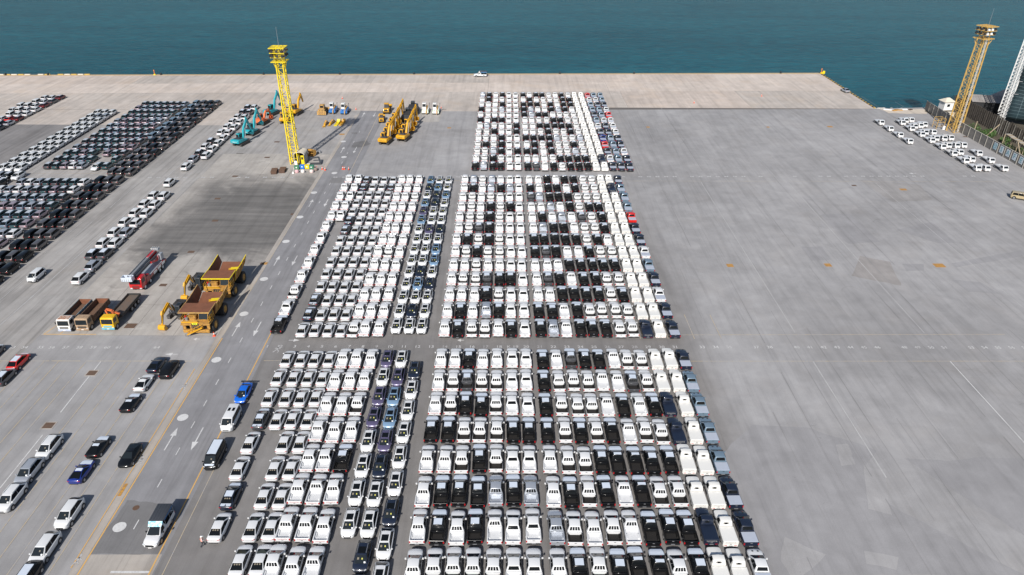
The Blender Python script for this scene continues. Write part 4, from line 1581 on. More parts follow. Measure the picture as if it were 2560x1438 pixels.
k = NT('printed_blue_board')
v = k.pos()
f = k.noise(v, 2.4, 4, .6)
k.l(k.mix(k.ramp(f, ((.42, 0.0), (.58, 1.0))), (0.16, 0.50, 0.72), (0.74, 0.82, 0.88)), k.p.inputs['Base Color'])
M_bluebd = k.m
p = g(372, 1371, .4)
songthaew('white', M_bluebd, 'passenger_pickup', 'white pickup with dark canopy and blue front board on the road', (p.x + .15, p.y + 2.66, 0), PI)
p = (g(1184, 192) + g(1217, 192)) / 2
songthaew('white', M_whitep, 'passenger_pickup', 'white canopied pickup standing broadside at the quay edge', (p.x, p.y, 0.02), PI / 2)


# ---- small white flat-bed trucks at the right, facing the camera
def mini_truck():
    M = Model()
    b = MB()
    prof = [(.62, .42), (2.2, .42), (2.25, .85), (2.15, 1.05), (1.78, 1.72), (.72, 1.76), (.58, 1.6)]
    b.xprism(prof, -.78, .78, PAINT['white'])
    M.part('cab', b, 40, (.06, 2))
    Q = ((.72, 2.13, 1.08), (-.72, 2.13, 1.08), (-.64, 1.80, 1.66), (.64, 1.80, 1.66))
    b = MB()
    panel(b, Q, .05, .95, .03, .97, .03, M_glass)
    M.part('windshield', b, 30)
    for s in (-1, 1):
        b = MB()
        b.add([(s * .79, .95, 1.08), (s * .79, 1.95, 1.08), (s * .79, 1.68, 1.60), (s * .79, .95, 1.60), (s * .72, .95, 1.08), (s * .72, 1.95, 1.08), (s * .72, 1.68, 1.60), (s * .72, .95, 1.60)], [(0, 1, 2, 3), (4, 7, 6, 5), (0, 4, 5, 1), (1, 5, 6, 2), (2, 6, 7, 3), (3, 7, 4, 0)], M_glass)
        M.part('side_window', b, 30)
        b = MB()
        b.box((s * .60, 2.24, .78), (.24, .06, .14), M_lampw)
        b.box((s * .76, 2.20, .66), (.08, .08, .08), paint('amber_lamp', (.7, .2, .02), .3))
        M.part('headlight', b, 30)
    b = MB()
    b.box((0, 2.24, .5), (1.5, .06, .14), M_whitep)
    b.box((0, 2.275, .52), (.34, .02, .1), M_black)
    M.part('front_bumper', b, 30)
    b = MB()
    b.box((0, -.95, .86), (1.58, 2.5, .09), PAINT['white'])
    for s in (-1, 1):
        b.box((s * .78, -.95, .98), (.04, 2.5, .2), PAINT['white'])
    b.box((0, .28, 1.0), (1.58, .04, .25), PAINT['white'])
    M.part('flat_bed', b, 30)
    b = MB()
    for s in (-1, 1):
        b.box((s * .38, -.3, .55), (.1, 4.6, .16), M_chassis)
    b.box((0, -2.3, .5), (1.4, .08, .1), M_chassis)
    M.part('chassis', b, 30)
    for x in (-.77, .77):
        for y in (-1.4, 1.35):
            M.part('wheel', wheel(x, y, .29, .18), 40)
    return M


MT = mini_truck()
ST = [(124.0, 228.3), (124.0, 221.7), (124, 215.3), (124.1, 209.3), (131.1, 228.2), (133.2, 230.6), (135.4, 231.2), (131.0, 221.9), (133.2, 224.4), (135.4, 225.2), (137.4, 226.4), (131.3, 216.1), (133.5, 218.2), (136.1, 218.4), (131.4, 210.2), (133.7, 212.2), (136.3, 212.3), (138.6, 212.8),
      (131.6, 204.3), (134.0, 205.6), (136.5, 205.6), (138.8, 205.9), (131.7, 198.3), (134.2, 199.5), (131.8, 192.3), (134.2, 193.5), (131.8, 186.3), (134.3, 186.3), (139.3, 198.7), (139.3, 192.6), (139.3, 186.3)]
ST.sort(key=lambda q: (round(q[0] / 2.4), q[1]))
for i, (x, y) in enumerate(ST):
    cj = sorted(set(round(q[0] / 2.4) for q in ST)).index(round(x / 2.4))
    rj = sum(1 for q in ST if round(q[0] / 2.4) == round(x / 2.4) and q[1] <= y)
    MT.spawn('flatbed_truck', 'small white flatbed truck by the wall, %s column from left, %s from front' % (ORD[cj + 1], ORD[rj]), 'truck', (x, y + 2.25, 0), PI + jit.gauss(0, .01), 'small white flatbed trucks')

# ================================================================== MACHINES
def beam(mb, path, hs, x, w, mat):
    """box-section beam through (y, z) points, hs = half depth at each point"""
    top, bot = [], []
    for i, (y, z) in enumerate(path):
        a = Vector(path[max(0, i - 1)])
        b = Vector(path[min(len(path) - 1, i + 1)])
        d = (b - a).normalized()
        n_ = Vector((-d.y, d.x))
        top.append((y + n_.x * hs[i], z + n_.y * hs[i]))
        bot.append((y - n_.x * hs[i], z - n_.y * hs[i]))
    mb.xprism(top + bot[::-1], x - w / 2, x + w / 2, mat)


def stadium(y0, y1, z0, z1, n_=6):
    r_ = (z1 - z0) / 2
    zc = (z0 + z1) / 2
    out = []
    for i in range(n_ + 1):
        t = -PI / 2 + PI * i / n_
        out.append((y1 - r_ + r_ * math.cos(t), zc + r_ * math.sin(t)))
    for i in range(n_ + 1):
        t = PI / 2 + PI * i / n_
        out.append((y0 + r_ + r_ * math.cos(t), zc + r_ * math.sin(t)))
    return out


def tracks(t, half, L, w=.6, h=.9, y=0.0):
    for s in (-1, 1):
        m = MB()
        m.xprism(stadium(y - L / 2, y + L / 2, .02, h), s * half - w / 2, s * half + w / 2, M_track)
        for i in range(int(L / .28)):
            m.box((s * half, y - L / 2 + .35 + i * .28, h + .015), (w, .10, .05), M_chassis)
        m.xprism(stadium(y - L / 2 + .2, y + L / 2 - .2, .2, h - .2), s * half - w / 2 - .03, s * half + w / 2 + .03, M_chassis)
        link('track', m.mesh('track', 30), t)


def bucket(m, y, z, a, w, mat, k=1.0):
    """curved digging bucket hanging from (y, z), opened by angle a"""
    pr = [(0, 0), (.35, -.05), (.62, -.35), (.66, -.75), (.45, -1.05), (.05, -1.18), (-.55, -1.12), (-.50, -1.02), (.02, -1.05), (.38, -.92), (.54, -.7), (.5, -.4), (.28, -.16), (0, -.12)]
    ca, sa = math.cos(a), math.sin(a)
    P = [(y + k * (p[0] * ca - p[1] * sa), z + k * (p[0] * sa + p[1] * ca)) for p in pr]
    m.xprism(P, -w / 2, w / 2, mat)
    side = [(0, 0), (.35, -.05), (.62, -.35), (.66, -.75), (.45, -1.05), (.05, -1.18), (-.55, -1.12), (-.2, -.5)]
    Q = [(y + k * (p[0] * ca - p[1] * sa), z + k * (p[0] * sa + p[1] * ca)) for p in side]
    for s in (-1, 1):
        m.xprism(Q, s * w / 2 - .02, s * w / 2 + .02, mat)
    for i in range(5):
        x = -w / 2 + w * (i + .5) / 5
        ty, tz = -.72, -1.12
        m.box((x, y + k * (ty * ca - tz * sa), z + k * (ty * sa + tz * ca)), (.09, .2, .09), mat)


def excavator(label, loc, rz, col, pose, swing=0.0, k=1.0, top=None, letters_=None, bw=1.1, cabcol=None, cat='excavator', hcol=None, bucketcol=None):
    t = thing('excavator', label, cat, loc, rz, 'excavators on the yard')
    t.scale = (k, k, k)
    hcol = hcol or col
    tracks(t, 1.12, 4.2)
    m = MB()
    m.box((0, 0, .62), (1.9, 2.0, .45), M_chassis)
    m.tube((0, 0, .8), (0, 0, 1.08), .75, M_chassis, n=16)
    link('undercarriage', m.mesh('undercarriage', 30), t)

    def rot(me):
        me.transform(Matrix.Rotation(swing, 4, 'Z'))
        return me
    m = MB()
    pr = [(-2.75, 1.1), (1.25, 1.1), (1.25, 1.55), (-.2, 1.62), (-.25, 2.0), (-2.2, 2.1), (-2.75, 1.95)]
    m.xprism(pr, -1.33, 1.33, hcol)
    h_ = link('house', rot(m.mesh('house', 30, (.08, 2))), t)
    m = MB()
    m.box((.15, -1.3, 2.13), (2.0, 1.5, .14), top or M_dkgrey)
    m.box((.3, -1.0, 2.24), (.7, .6, .12), top or M_dkgrey)
    m.tube((.75, -1.5, 2.1), (.75, -1.5, 2.65), .07, M_chassis, n=8)
    link('engine_hood', rot(m.mesh('engine_hood', 30)), h_)
    m = MB()
    m.xprism([(-2.92, 1.15), (-2.55, 1.05), (-2.3, 1.05), (-2.3, 2.08), (-2.6, 2.08), (-2.92, 1.9)], -1.36, 1.36, hcol)
    cw = link('counterweight', rot(m.mesh('counterweight', 30, (.12, 3))), t)
    if letters_:
        me = letters_.copy()
        me.transform(Matrix.Translation((0, -2.93, 1.55)))
        link('lettering', rot(me), cw)
    m = MB()
    m.xprism([(-.15, 1.1), (1.5, 1.1), (1.72, 1.7), (1.45, 2.95), (-.05, 3.0)], -1.33, -.38, cabcol or hcol)
    cb = link('cab', rot(m.mesh('cab', 30, (.06, 2))), t)
    m = MB()
    for x in (-1.345, -.365):
        for y0_, y1_ in ((-.02, .62), (.72, 1.42)):
            m.box((x, (y0_ + y1_) / 2, 2.3), (.02, y1_ - y0_, 1.0), M_glass)
    m.add([(-1.25, 1.74, 1.72), (-.46, 1.74, 1.72), (-.46, 1.49, 2.85), (-1.25, 1.49, 2.85)], [(0, 1, 2, 3)], M_glass)
    m.box((-.85, -.165, 2.45), (.75, .03, .75), M_glass)
    m.box((-.85, .75, 3.0), (.6, .7, .03), M_glass)
    link('cab_window', rot(m.mesh('cab_window', 30)), cb)
    piv, knee, tip, end = pose['boom']
    m = MB()
    beam(m, [piv, (lerp(piv[0], knee[0], .5) - .05, lerp(piv[1], knee[1], .5) + .08), knee, (lerp(knee[0], tip[0], .55), lerp(knee[1], tip[1], .55)), tip], [.18, .34, .40, .3, .16], .28, .5, col)
    bo = link('boom', rot(m.mesh('boom', 30, (.03, 1))), t)
    m = MB()
    for x in (-.08, .64):
        m.tube((x, piv[0] + .5, piv[1] - .35), (x, knee[0] - .1, knee[1] - .05), .09, M_steel if x < 0 else M_steel, n=8)
    m.tube((.28, knee[0], knee[1] + .5), (.28, tip[0] - .25, tip[1] + .55), .09, col, n=8)
    link('boom_cylinder', rot(m.mesh('boom_cylinder', 30)), bo)
    m = MB()
    d = (Vector(end) - Vector(tip)).normalized()
    up_ = (tip[0] - d.x * .75, tip[1] - d.y * .75)
    beam(m, [up_, tip, (lerp(tip[0], end[0], .35), lerp(tip[1], end[1], .35)), end], [.14, .34, .26, .14], .28, .36, col)
    st_ = link('arm', rot(m.mesh('arm', 30, (.03, 1))), t)
    m = MB()
    n_ = Vector((-d.y, d.x)) * (.42 if pose.get('side', 1) > 0 else -.42)
    m.tube((.28, tip[0] + n_.x, tip[1] + n_.y), (.28, lerp(tip[0], end[0], .85) + n_.x, lerp(tip[1], end[1], .85) + n_.y), .07, M_steel, n=8)
    link('arm_cylinder', rot(m.mesh('arm_cylinder', 30)), st_)
    if pose.get('bucket') is not None:
        m = MB()
        bucket(m, end[0], end[1], pose['bucket'], bw, bucketcol or col)
        me = m.mesh('bucket', 30)
        me.transform(Matrix.Translation((.28, 0, 0)))
        link('bucket', rot(me), t)
    return t


def small_letters(txt, size, mat):
    me = text_meshes([txt], size, .008)[txt]
    me.transform(Matrix.Rotation(PI / 2, 4, 'X'))
    me.materials.clear()
    me.materials.append(mat)
    return me


KOM = small_letters('KOMATSU', .32, M_dkgrey)
KOB = small_letters('KOBELCO', .34, M_whitep)
UP = {'boom': ((.9, 1.7), (2.7, 4.4), (5.5, 5.4), (6.1, 2.1)), 'bucket': -.25}
UP2 = {'boom': ((.9, 1.7), (1.9, 4.4), (3.5, 6.3), (5.0, 2.6)), 'bucket': -.9}
LOW = {'boom': ((.9, 1.7), (2.3, 3.9), (4.4, 4.0), (5.3, 1.7)), 'bucket': -.4}
rz_r = -R(14)
for i in range(5):
    excavator('yellow excavator with raised boom in the left file of the cluster, %s from front' % ORD[i + 1], (-36.3 + .12 * i, 209.3 + 5.0 * i, 0), rz_r - R(3 * (i % 2)), M_yel, UP, 0, 1.06, letters_=KOM)
for i in range(3):
    excavator('yellow excavator with raised boom in the right file of the cluster, %s from front' % ORD[i + 1], (-31.2 + .1 * i, 212.4 + 5.2 * i, 0), rz_r - R(2), M_yel, UP, 0, 1.06, letters_=KOM)
for (x, y, w_, c_, ps, a, lt) in ((-79.6, 207.4, 'teal excavator nearest the camera in the teal file', M_tealm, UP2, -18, KOB), (-79.3, 217.0, 'teal excavator, middle of the teal file beside white cars', M_tealm, UP2, -16, KOB),
                                  (-79.0, 238.2, 'teal excavator farthest from the camera, beside the yellow mast', M_tealm, UP2, -20, KOB)):
    excavator(w_, (x, y, 0), R(a), c_, ps, 0, 1.06, letters_=lt, bucketcol=M_tealm)
excavator('orange excavator parked between the teal machines', (-79.2, 227.5, 0), R(-12), M_orangem, {'boom': ((.9, 1.7), (2.2, 3.2), (4.2, 3.0), (5.0, 1.4)), 'bucket': -.3}, 0, 1.06, top=M_orangem)
excavator('yellow excavator behind the mast, nearer one', (-72.4, 229.8, 0), R(8), M_yel, {'boom': ((.9, 1.7), (1.4, 3.4), (1.6, 4.9), (2.8, 2.4)), 'bucket': -.5}, 0, 1.05, letters_=KOM)
excavator('yellow excavator behind the mast, farther one', (-71.0, 238.6, 0), R(-14), M_yel, {'boom': ((.9, 1.7), (1.8, 4.0), (3.4, 5.3), (4.4, 2.8)), 'bucket': None}, 0, 1.08)
# two dark-bodied excavators beside the haul trucks, booms toward the camera
NEARP = {'boom': ((.9, 1.7), (2.3, 3.8), (4.9, 3.0), (5.6, 1.25)), 'bucket': .1}
excavator('dark excavator with yellow boom left of the nearer haul truck', (-60.4, 111.7, 0), PI - R(6), M_yel, NEARP, 0, .92, hcol=M_dkgrey, top=M_chassis, bw=1.3)
excavator('dark excavator with yellow boom left of the farther haul truck', (-60.6, 122.0, 0), PI - R(4), M_yel, NEARP, 0, .92, hcol=M_dkgrey, top=M_chassis, bw=1.3)


# ---- haul trucks with rusty bodies, facing the camera
def haul_truck(label, loc, rz, pm, edge, inner, number=None, outer=None):
    t = thing('haul_truck', label, 'dump truck', loc, rz, 'large yellow haul trucks')
    outer = outer or pm
    for x in (-2.3, 2.3):
        m = MB()
        s = 1 if x > 0 else -1
        m.tube((x - s * .45, 2.65, 1.2), (x + s * .38, 2.65, 1.2), 1.2, M_tyre, n=24)
        m.tube((x, 2.65, 1.2), (x + s * .40, 2.65, 1.2), .66, M_yelold, n=18)
        m.tube((x, 2.65, 1.2), (x + s * .45, 2.65, 1.2), .3, M_yel, n=12)
        link('wheel', m.mesh('wheel', 40), t)
        m = MB()
        m.tube((x - s * 1.35, -2.5, 1.2), (x + s * .32, -2.5, 1.2), 1.2, M_tyre, n=24)
        m.tube((x, -2.5, 1.2), (x + s * .34, -2.5, 1.2), .68, M_yelold, n=18)
        m.tube((x, -2.5, 1.2), (x + s * .2, -2.5, 1.2), .4, M_chassis, n=12)
        link('wheel', m.mesh('wheel', 40), t)
    m = MB()
    for s in (-1, 1):
        m.box((s * .75, -.2, 1.55), (.4, 8.2, .6), M_chassis)
    m.box((0, 2.65, 1.2), (3.6, .5, .5), M_chassis)
    m.box((0, -2.5, 1.2), (3.0, .7, .7), M_chassis)
    link('chassis', m.mesh('chassis', 30), t)
    m = MB()                                     # nose with radiator and bumper
    m.box((0, 3.3, 1.95), (2.3, 2.2, 1.3), pm)
    m.box((0, 4.55, 1.05), (4.6, .5, .55), pm)
    m.box((1.6, 3.6, 2.35), (1.9, 2.2, .25), pm)
    m.box((-1.6, 3.6, 2.35), (1.9, 2.2, .25), pm)
    for s in (-1, 1):
        m.box((s * 2.1, 4.3, 1.75), (.5, .25, .9), pm)
    no = link('nose', m.mesh('nose', 30, (.04, 1)), t)
    m = MB()
    m.box((0, 4.43, 1.9), (1.7, .06, 1.05), M_chassis)
    for i in range(5):
        m.box((-.7 + i * .35, 4.47, 1.9), (.06, .04, 1.0), pm)
    link('radiator_grille', m.mesh('radiator_grille', 30), no)
    m = MB()                                     # deck, guards and machinery under the canopy
    m.box((0, 3.2, 2.62), (4.9, 2.7, .14), pm)
    m.box((.9, 3.0, 3.0), (1.4, 1.3, .65), pm)
    m.tube((.3, 3.5, 2.7), (.3, 3.5, 3.5), .22, pm, n=12)
    m.tube((1.6, 3.9, 2.7), (1.6, 3.9, 3.35), .26, M_steel, n=12)
    m.tube((2.1, 3.2, 2.7), (2.1, 3.2, 3.3), .18, paint('red_extinguisher', (.55, .03, .02), .4), n=10)
    link('deck', m.mesh('deck', 30), t)
    for s in (-1, 1):
        m = MB()
        for a, b in (((s * 2.4, 1.9), (s * 2.4, 4.5)),):
            for z in (3.15, 3.6):
                m.tube((a[0], a[1], z), (b[0], b[1], z), .035, M_yel, n=6)
            for y in (1.9, 2.8, 3.7, 4.5):
                m.tube((s * 2.4, y, 2.65), (s * 2.4, y, 3.6), .035, M_yel, n=6)
        link('handrail', m.mesh('handrail', 30), t)
    m = MB()
    m.tube((-.4, 4.5, 3.05), (2.3, 4.5, 3.05), .06, M_yel, n=6)
    m.box((.9, 4.52, 2.78), (2.9, .05, .22), M_yel)
    link('front_rail', m.mesh('front_rail', 30), t)
    m = MB()                                     # stair across the front
    m.bar((1.6, 4.95, .55), (-1.3, 4.95, 2.0), .45, .16, M_yel)
    m.bar((1.6, 4.95, 1.1), (-1.3, 4.95, 2.6), .05, .05, M_yel)
    for i in range(5):
        x = 1.3 - i * .6
        m.tube((x, 4.95, .75 + i * .3), (x, 4.95, 1.3 + i * .3), .03, M_yel, n=6)
    for s in (.2, -.2):
        m.bar((1.75 + s, 4.95, .55), (1.75 + s, 5.0, .1), .05, .05, M_chassis)
    link('stair', m.mesh('stair', 30), t)
    m = MB()                                     # cab on the driver's left
    m.xprism([(1.6, 2.65), (3.9, 2.65), (4.15, 3.2), (3.75, 4.2), (1.6, 4.2)], -2.25, -.55, pm)
    cb = link('cab', m.mesh('cab', 30, (.05, 1)), t)
    m = MB()
    m.add([(-2.15, 4.19, 3.2), (-.65, 4.19, 3.2), (-.65, 3.82, 4.12), (-2.15, 3.82, 4.12)], [(0, 1, 2, 3)], M_glass)
    m.box((-2.26, 2.9, 3.62), (.03, 1.6, .8), M_glass)
    m.box((-.54, 2.9, 3.62), (.03, 1.6, .8), M_glass)
    link('cab_window', m.mesh('cab_window', 30), cb)
    # dump body
    fl = [(.75, 2.35), (-1.8, 2.3), (-5.2, 3.25)]
    m = MB()
    m.xprism([(.75, 2.35), (-1.8, 2.3), (-5.2, 3.25), (-5.2, 3.08), (-1.8, 2.12), (.75, 2.17)], -2.1, 2.1, inner)
    bd = link('dump_body', m.mesh('dump_body', 20), t)
    m = MB()
    m.add([(-2.1, .75, 2.3), (2.1, .75, 2.3), (2.68, .95, 4.5), (-2.68, .95, 4.5), (-2.1, .9, 2.2), (2.1, .9, 2.2), (2.68, 1.1, 4.5), (-2.68, 1.1, 4.5)], [(0, 1, 2, 3), (4, 7, 6, 5), (0, 4, 5, 1), (3, 2, 6, 7), (0, 3, 7, 4), (1, 5, 6, 2)], inner)
    link('head_wall', m.mesh('head_wall', 20), bd)
    for s in (-1, 1):
        m = MB()
        i_ = [(s * 2.1, .85, 2.3), (s * 2.1, -1.8, 2.25), (s * 2.25, -5.2, 3.2), (s * 2.72, -5.25, 4.85), (s * 2.72, -1.8, 4.55), (s * 2.68, .95, 4.5)]
        o_ = [(p_[0] + s * .14, p_[1], p_[2] - .02) for p_ in i_]
        n_ = len(i_)
        m.add(i_, [(0, 1, 4, 5), (1, 2, 3, 4)], inner)
        m.add(o_, [(0, 5, 4, 1), (1, 4, 3, 2)], outer)
        m.add(i_ + o_, [(q, (q + 1) % n_, n_ + (q + 1) % n_, n_ + q) for q in range(n_)], edge)
        for f_ in (.2, .5, .8):
            a = Vector(o_[5]).lerp(Vector(o_[3]), f_)
            b = Vector(o_[0]).lerp(Vector(o_[2]), f_)
            m.bar(a + Vector((s * .05, 0, -.1)), b + Vector((s * .05, 0, .1)), .16, .2, outer)
        link('side_wall', m.mesh('side_wall', 20), bd)
    m = MB()
    m.box((0, 2.6, 4.58), (5.3, 3.2, .10), inner)
    cn = link('canopy', m.mesh('canopy', 20), bd)
    m = MB()
    m.box((0, 4.24, 4.58), (5.4, .12, .2), edge)
    for s in (-1, 1):
        m.box((s * 2.68, 2.6, 4.58), (.1, 3.2, .18), edge)
    link('canopy_edge', m.mesh('canopy_edge', 20), cn)
    m = MB()                                     # loose sheets and scrap lying in the body
    m.box((-.9, -3.2, 2.86), (1.6, .9, .05), M_yel2, rz=.15)
    m.box((-.3, -3.0, 2.82), (1.1, .8, .05), M_yel, rz=.3)
    for i in range(26):
        m.box((random.uniform(-.2, 1.4), random.uniform(-1.9, -.3), 2.36 + random.uniform(0, .1)), (random.uniform(.1, .5), random.uniform(.1, .3), .08), M_rustd if i % 4 else M_timber, rz=random.uniform(0, 3))
    link('scrap', m.mesh('scrap', 20), bd, kind='stuff')
    if number:
        m = MB()
        m.box((.1, 4.58, 2.52), (.9, .05, .34), paint('lime_plate', (.62, .70, .03), .5))
        np_ = link('number_plate', m.mesh('number_plate', 20), no)
        me = small_letters(number, .34, M_dkgrey)
        me.transform(Matrix.Rotation(PI, 4, 'Z'))
        me.transform(Matrix.Translation((.1, 4.615, 2.52)))
        link('plate_number', me, no)
    return t


haul_truck('nearer weathered yellow haul truck with rusty dump body and lime number plate', (-54.35, 109.3, 0), PI, M_yelold, M_tan, M_rust, '073', M_yelold)
haul_truck('farther yellow haul truck with bright yellow canopy edge and rusty body', (-54.75, 121.3, 0), PI, M_yelold, M_yel2, M_rust, None, M_yelold)


# ---- three old trucks and the fire engine
def big_wheel(t, x, y, r_=.52, w=.3, rm=None):
    link('wheel', wheel(x, y, r_, w, True, rm or M_steel).mesh('wheel', 40), t)


def old_truck(label, loc, rz, cabm, bedout, bedin, lower, length, bedh, crane=False, roofm=None):
    """cab-over tipper, +y forward"""
    t = thing('tipper_truck' if not crane else 'crane_truck', label, 'truck', loc, rz)
    h = length / 2
    m = MB()
    m.xprism([(h - 1.75, .75), (h, .75), (h + .02, 1.45), (h - .18, 2.5), (h - .35, 2.62), (h - 1.75, 2.62)], -1.12, 1.12, cabm)
    cb = link('cab', m.mesh('cab', 30, (.06, 2)), t)
    m = MB()
    m.box((0, h - .98, 2.63), (1.9, 1.2, .05), roofm or cabm)
    for i in range(6):
        m.box((-.75 + i * .3, h - .98, 2.66), (.06, 1.15, .03), roofm or cabm)
    link('roof', m.mesh('roof', 30), cb)
    m = MB()
    panel(m, ((1.04, h + .0, 1.5), (-1.04, h + .0, 1.5), (-1.0, h - .17, 2.42), (1.0, h - .17, 2.42)), .02, .98, .02, .98, .03, M_glass)
    link('windshield', m.mesh('windshield', 30), cb)
    for s in (-1, 1):
        m = MB()
        m.box((s * 1.125, h - .85, 1.98), (.03, .9, .75), M_glass)
        link('side_window', m.mesh('side_window', 30), cb)
        m = MB()
        m.box((s * 1.3, h - .1, 2.0), (.14, .1, .4), M_black)
        m.tube((s * 1.05, h - .1, 2.3), (s * 1.3, h - .1, 2.1), .02, M_black, n=5)
        link('mirror', m.mesh('mirror', 30), cb)
        m = MB()
        m.box((s * .85, h + .04, .78), (.32, .06, .18), M_lampw)
        link('headlight', m.mesh('headlight', 30), t)
    m = MB()
    m.box((0, h + .04, .62), (2.25, .16, .36), lower)
    m.box((0, h + .13, .6), (.42, .02, .12), M_whitep)
    m.box((0, h + .02, 1.08), (1.5, .05, .3), M_chassis if not crane else lower)
    link('bumper', m.mesh('bumper', 30), t)
    m = MB()
    for s in (-1, 1):
        m.box((s * .42, -.6, .85), (.14, length - 1.0, .26), M_chassis)
    m.box((0, h - 2.05, 1.0), (2.0, .5, .7), M_chassis)
    link('chassis', m.mesh('chassis', 30), t)
    y1, y0_ = h - (2.05 if not crane else 3.0), -h
    m = MB()
    m.box((0, (y0_ + y1) / 2, 1.15), (2.3, y1 - y0_, .14), bedin)
    bd = link('cargo_body', m.mesh('cargo_body', 30), t)
    for s in (-1, 1):
        m = MB()
        m.box((s * 1.17, (y0_ + y1) / 2, 1.2 + bedh / 2), (.09, y1 - y0_, bedh), bedout)
        m.box((s * 1.12, (y0_ + y1) / 2, 1.24 + bedh / 2), (.02, y1 - y0_ - .05, bedh - .1), bedin)
        n_ = int((y1 - y0_) / .9)
        for i in range(n_ + 1):
            m.box((s * 1.23, y0_ + .05 + (y1 - y0_ - .1) * i / n_, 1.2 + bedh / 2), (.06, .1, bedh), bedout)
        link('side_wall', m.mesh('side_wall', 30), bd)
    m = MB()
    m.box((0, y1, 1.25 + bedh / 2), (2.4, .09, bedh + .15), bedout)
    if not crane:
        m.box((0, y1 + .28, 1.4 + bedh), (2.2, .6, .07), bedout)
    link('head_wall', m.mesh('head_wall', 30), bd)
    m = MB()
    m.box((0, y0_, 1.2 + bedh / 2), (2.4, .08, bedh), M_rust if not crane else bedout)
    link('tail_board', m.mesh('tail_board', 30), bd)
    ax = [h - .95, -h + 1.2, -h + 2.5] + ([-h + 3.8] if crane else [])
    for x in (-1.15, 1.15):
        for y in ax:
            big_wheel(t, x, y)
    if crane:
        m = MB()
        cr = M_orangem
        m.box((0, h - 2.35, 1.5), (1.6, .55, .8), M_chassis)
        m.tube((-.2, h - 2.35, 1.6), (-.2, h - 2.35, 2.9), .26, cr, n=10)
        m.bar((-.2, h - 2.35, 2.9), (.95, h - 2.5, 3.1), .32, .36, cr)
        m.bar((.95, h - 2.3, 3.1), (.7, h - 2.3, 1.9), .3, .3, cr)
        m.bar((-.2, h - 2.5, 2.6), (-1.1, h - 2.7, 2.0), .3, .34, cr)
        m.bar((-1.0, h - 2.6, 2.1), (-.6, h - 2.6, 1.3), .24, .24, cr)
        link('folding_crane', m.mesh('folding_crane', 30, (.03, 1)), t)
    return t


M_oldwhite = rusty('old_white_cab', (.70, .69, .66), (.36, .17, .09), .22, 2.2)
M_oldtan = rusty('dusty_tan_cab', (.40, .29, .19), (.26, .17, .11), .4, 2.0)
M_oldyel = paint('crane_cab_yellow', (.72, .44, .01), .4, .2)
M_cyanp = paint('pale_cyan_paint', (.15, .42, .52), .5)
M_bluegrey = rusty('blue_grey_bed', (.16, .24, .28), (.14, .08, .05), .35, 1.4)
M_brownbed = rusty('brown_bed', (.11, .065, .045), (.16, .09, .055), .5, 1.2)
M_greybed = rusty('dusty_grey_bed', (.11, .095, .085), (.15, .10, .07), .45, 1.2)
for px, py, lb, args in ((163, 828, 'old tipper truck with rusty white cab and blue grey body', (M_oldwhite, M_bluegrey, M_brownbed, paint('bluish_bumper', (.42, .47, .58), .6), 8.0, 1.0)),
                         (208, 826, 'old tipper truck with dusty tan cab, between white and yellow cabs', (M_oldtan, M_brownbed, M_brownbed, M_oldtan, 8.0, 1.0))):
    p = g(px, py, .4)
    old_truck(lb, (p.x, p.y + 4.0, 0), PI, *args, roofm=rusty('rust_streaked_roof', (.62, .56, .50), (.33, .14, .07), .5, 2.4) if px < 180 else None)
p = g(272, 824, .4)
old_truck('yellow-cab flatbed truck with folded orange crane behind its cab', (p.x, p.y + 5.3, 0), PI, M_oldyel, M_chassis, M_greybed, M_cyanp, 10.6, .42, True)

t = thing('fire_engine', 'red fire engine with long grey telescopic platform boom', 'fire engine', (-71.8, 125.4, 0), PI)
RED = paint('fire_red', (.55, .012, .014), .3, .6)
DRED = paint('fire_red_dark', (.30, .012, .016), .35, .5)
GB = paint('boom_grey', (.36, .39, .43), .4, 0, .3)
m = MB()
m.xprism([(3.4, .75), (5.55, .75), (5.6, 1.6), (5.35, 2.75), (5.1, 2.95), (3.4, 2.95)], -1.22, 1.22, RED)
cb = link('cab', m.mesh('cab', 30, (.07, 2)), t)
m = MB()
panel(m, ((1.1, 5.59, 1.7), (-1.1, 5.59, 1.7), (-1.05, 5.36, 2.68), (1.05, 5.36, 2.68)), .02, .98, .02, .98, .03, M_glass)
link('windshield', m.mesh('windshield', 30), cb)
for s in (-1, 1):
    m = MB()
    m.box((s * 1.225, 4.5, 2.15), (.03, 1.2, .85), M_glass)
    link('side_window', m.mesh('side_window', 30), cb)
    m = MB()
    m.box((s * .9, 5.58, .85), (.4, .08, .18), M_lampw)
    link('headlight', m.mesh('headlight', 30), cb)
m = MB()
for i in range(3):
    m.box((0, 5.6, 1.0 + i * .2), (1.4, .05, .09), M_chassis)
link('grille', m.mesh('grille', 30), cb)
m = MB()
m.box((0, -1.2, .95), (2.4, 9.2, .5), M_chassis)
m.box((0, 2.6, 1.5), (2.45, 1.5, 1.3), DRED)
m.box((0, -1.9, 1.35), (2.5, 7.6, .5), DRED)
link('body', m.mesh('body', 30, (.04, 1)), t)
m = MB()
m.box((0, -1.2, 1.63), (2.3, 6.2, .06), GB)
for i in range(3):
    m.box((-1.27, -4.2 + i * 1.9, 1.3), (.03, 1.4, .5), M_whitep)
link('deck_plate', m.mesh('deck_plate', 30), t)
for x in (-1.2, 1.2):
    for y in (4.4, 2.0, -2.4, -3.8):
        big_wheel(t, x, y, .54, .32, M_lampw)
m = MB()
m.tube((0, -4.5, 1.6), (0, -4.5, 2.3), .7, GB, n=14)
m.box((0, -4.6, 2.6), (1.5, 1.4, .9), DRED)
m.box((-.6, -4.9, 2.5), (.9, 1.2, 1.3), GB)
link('turret', m.mesh('turret', 30, (.05, 1)), t)
m = MB()
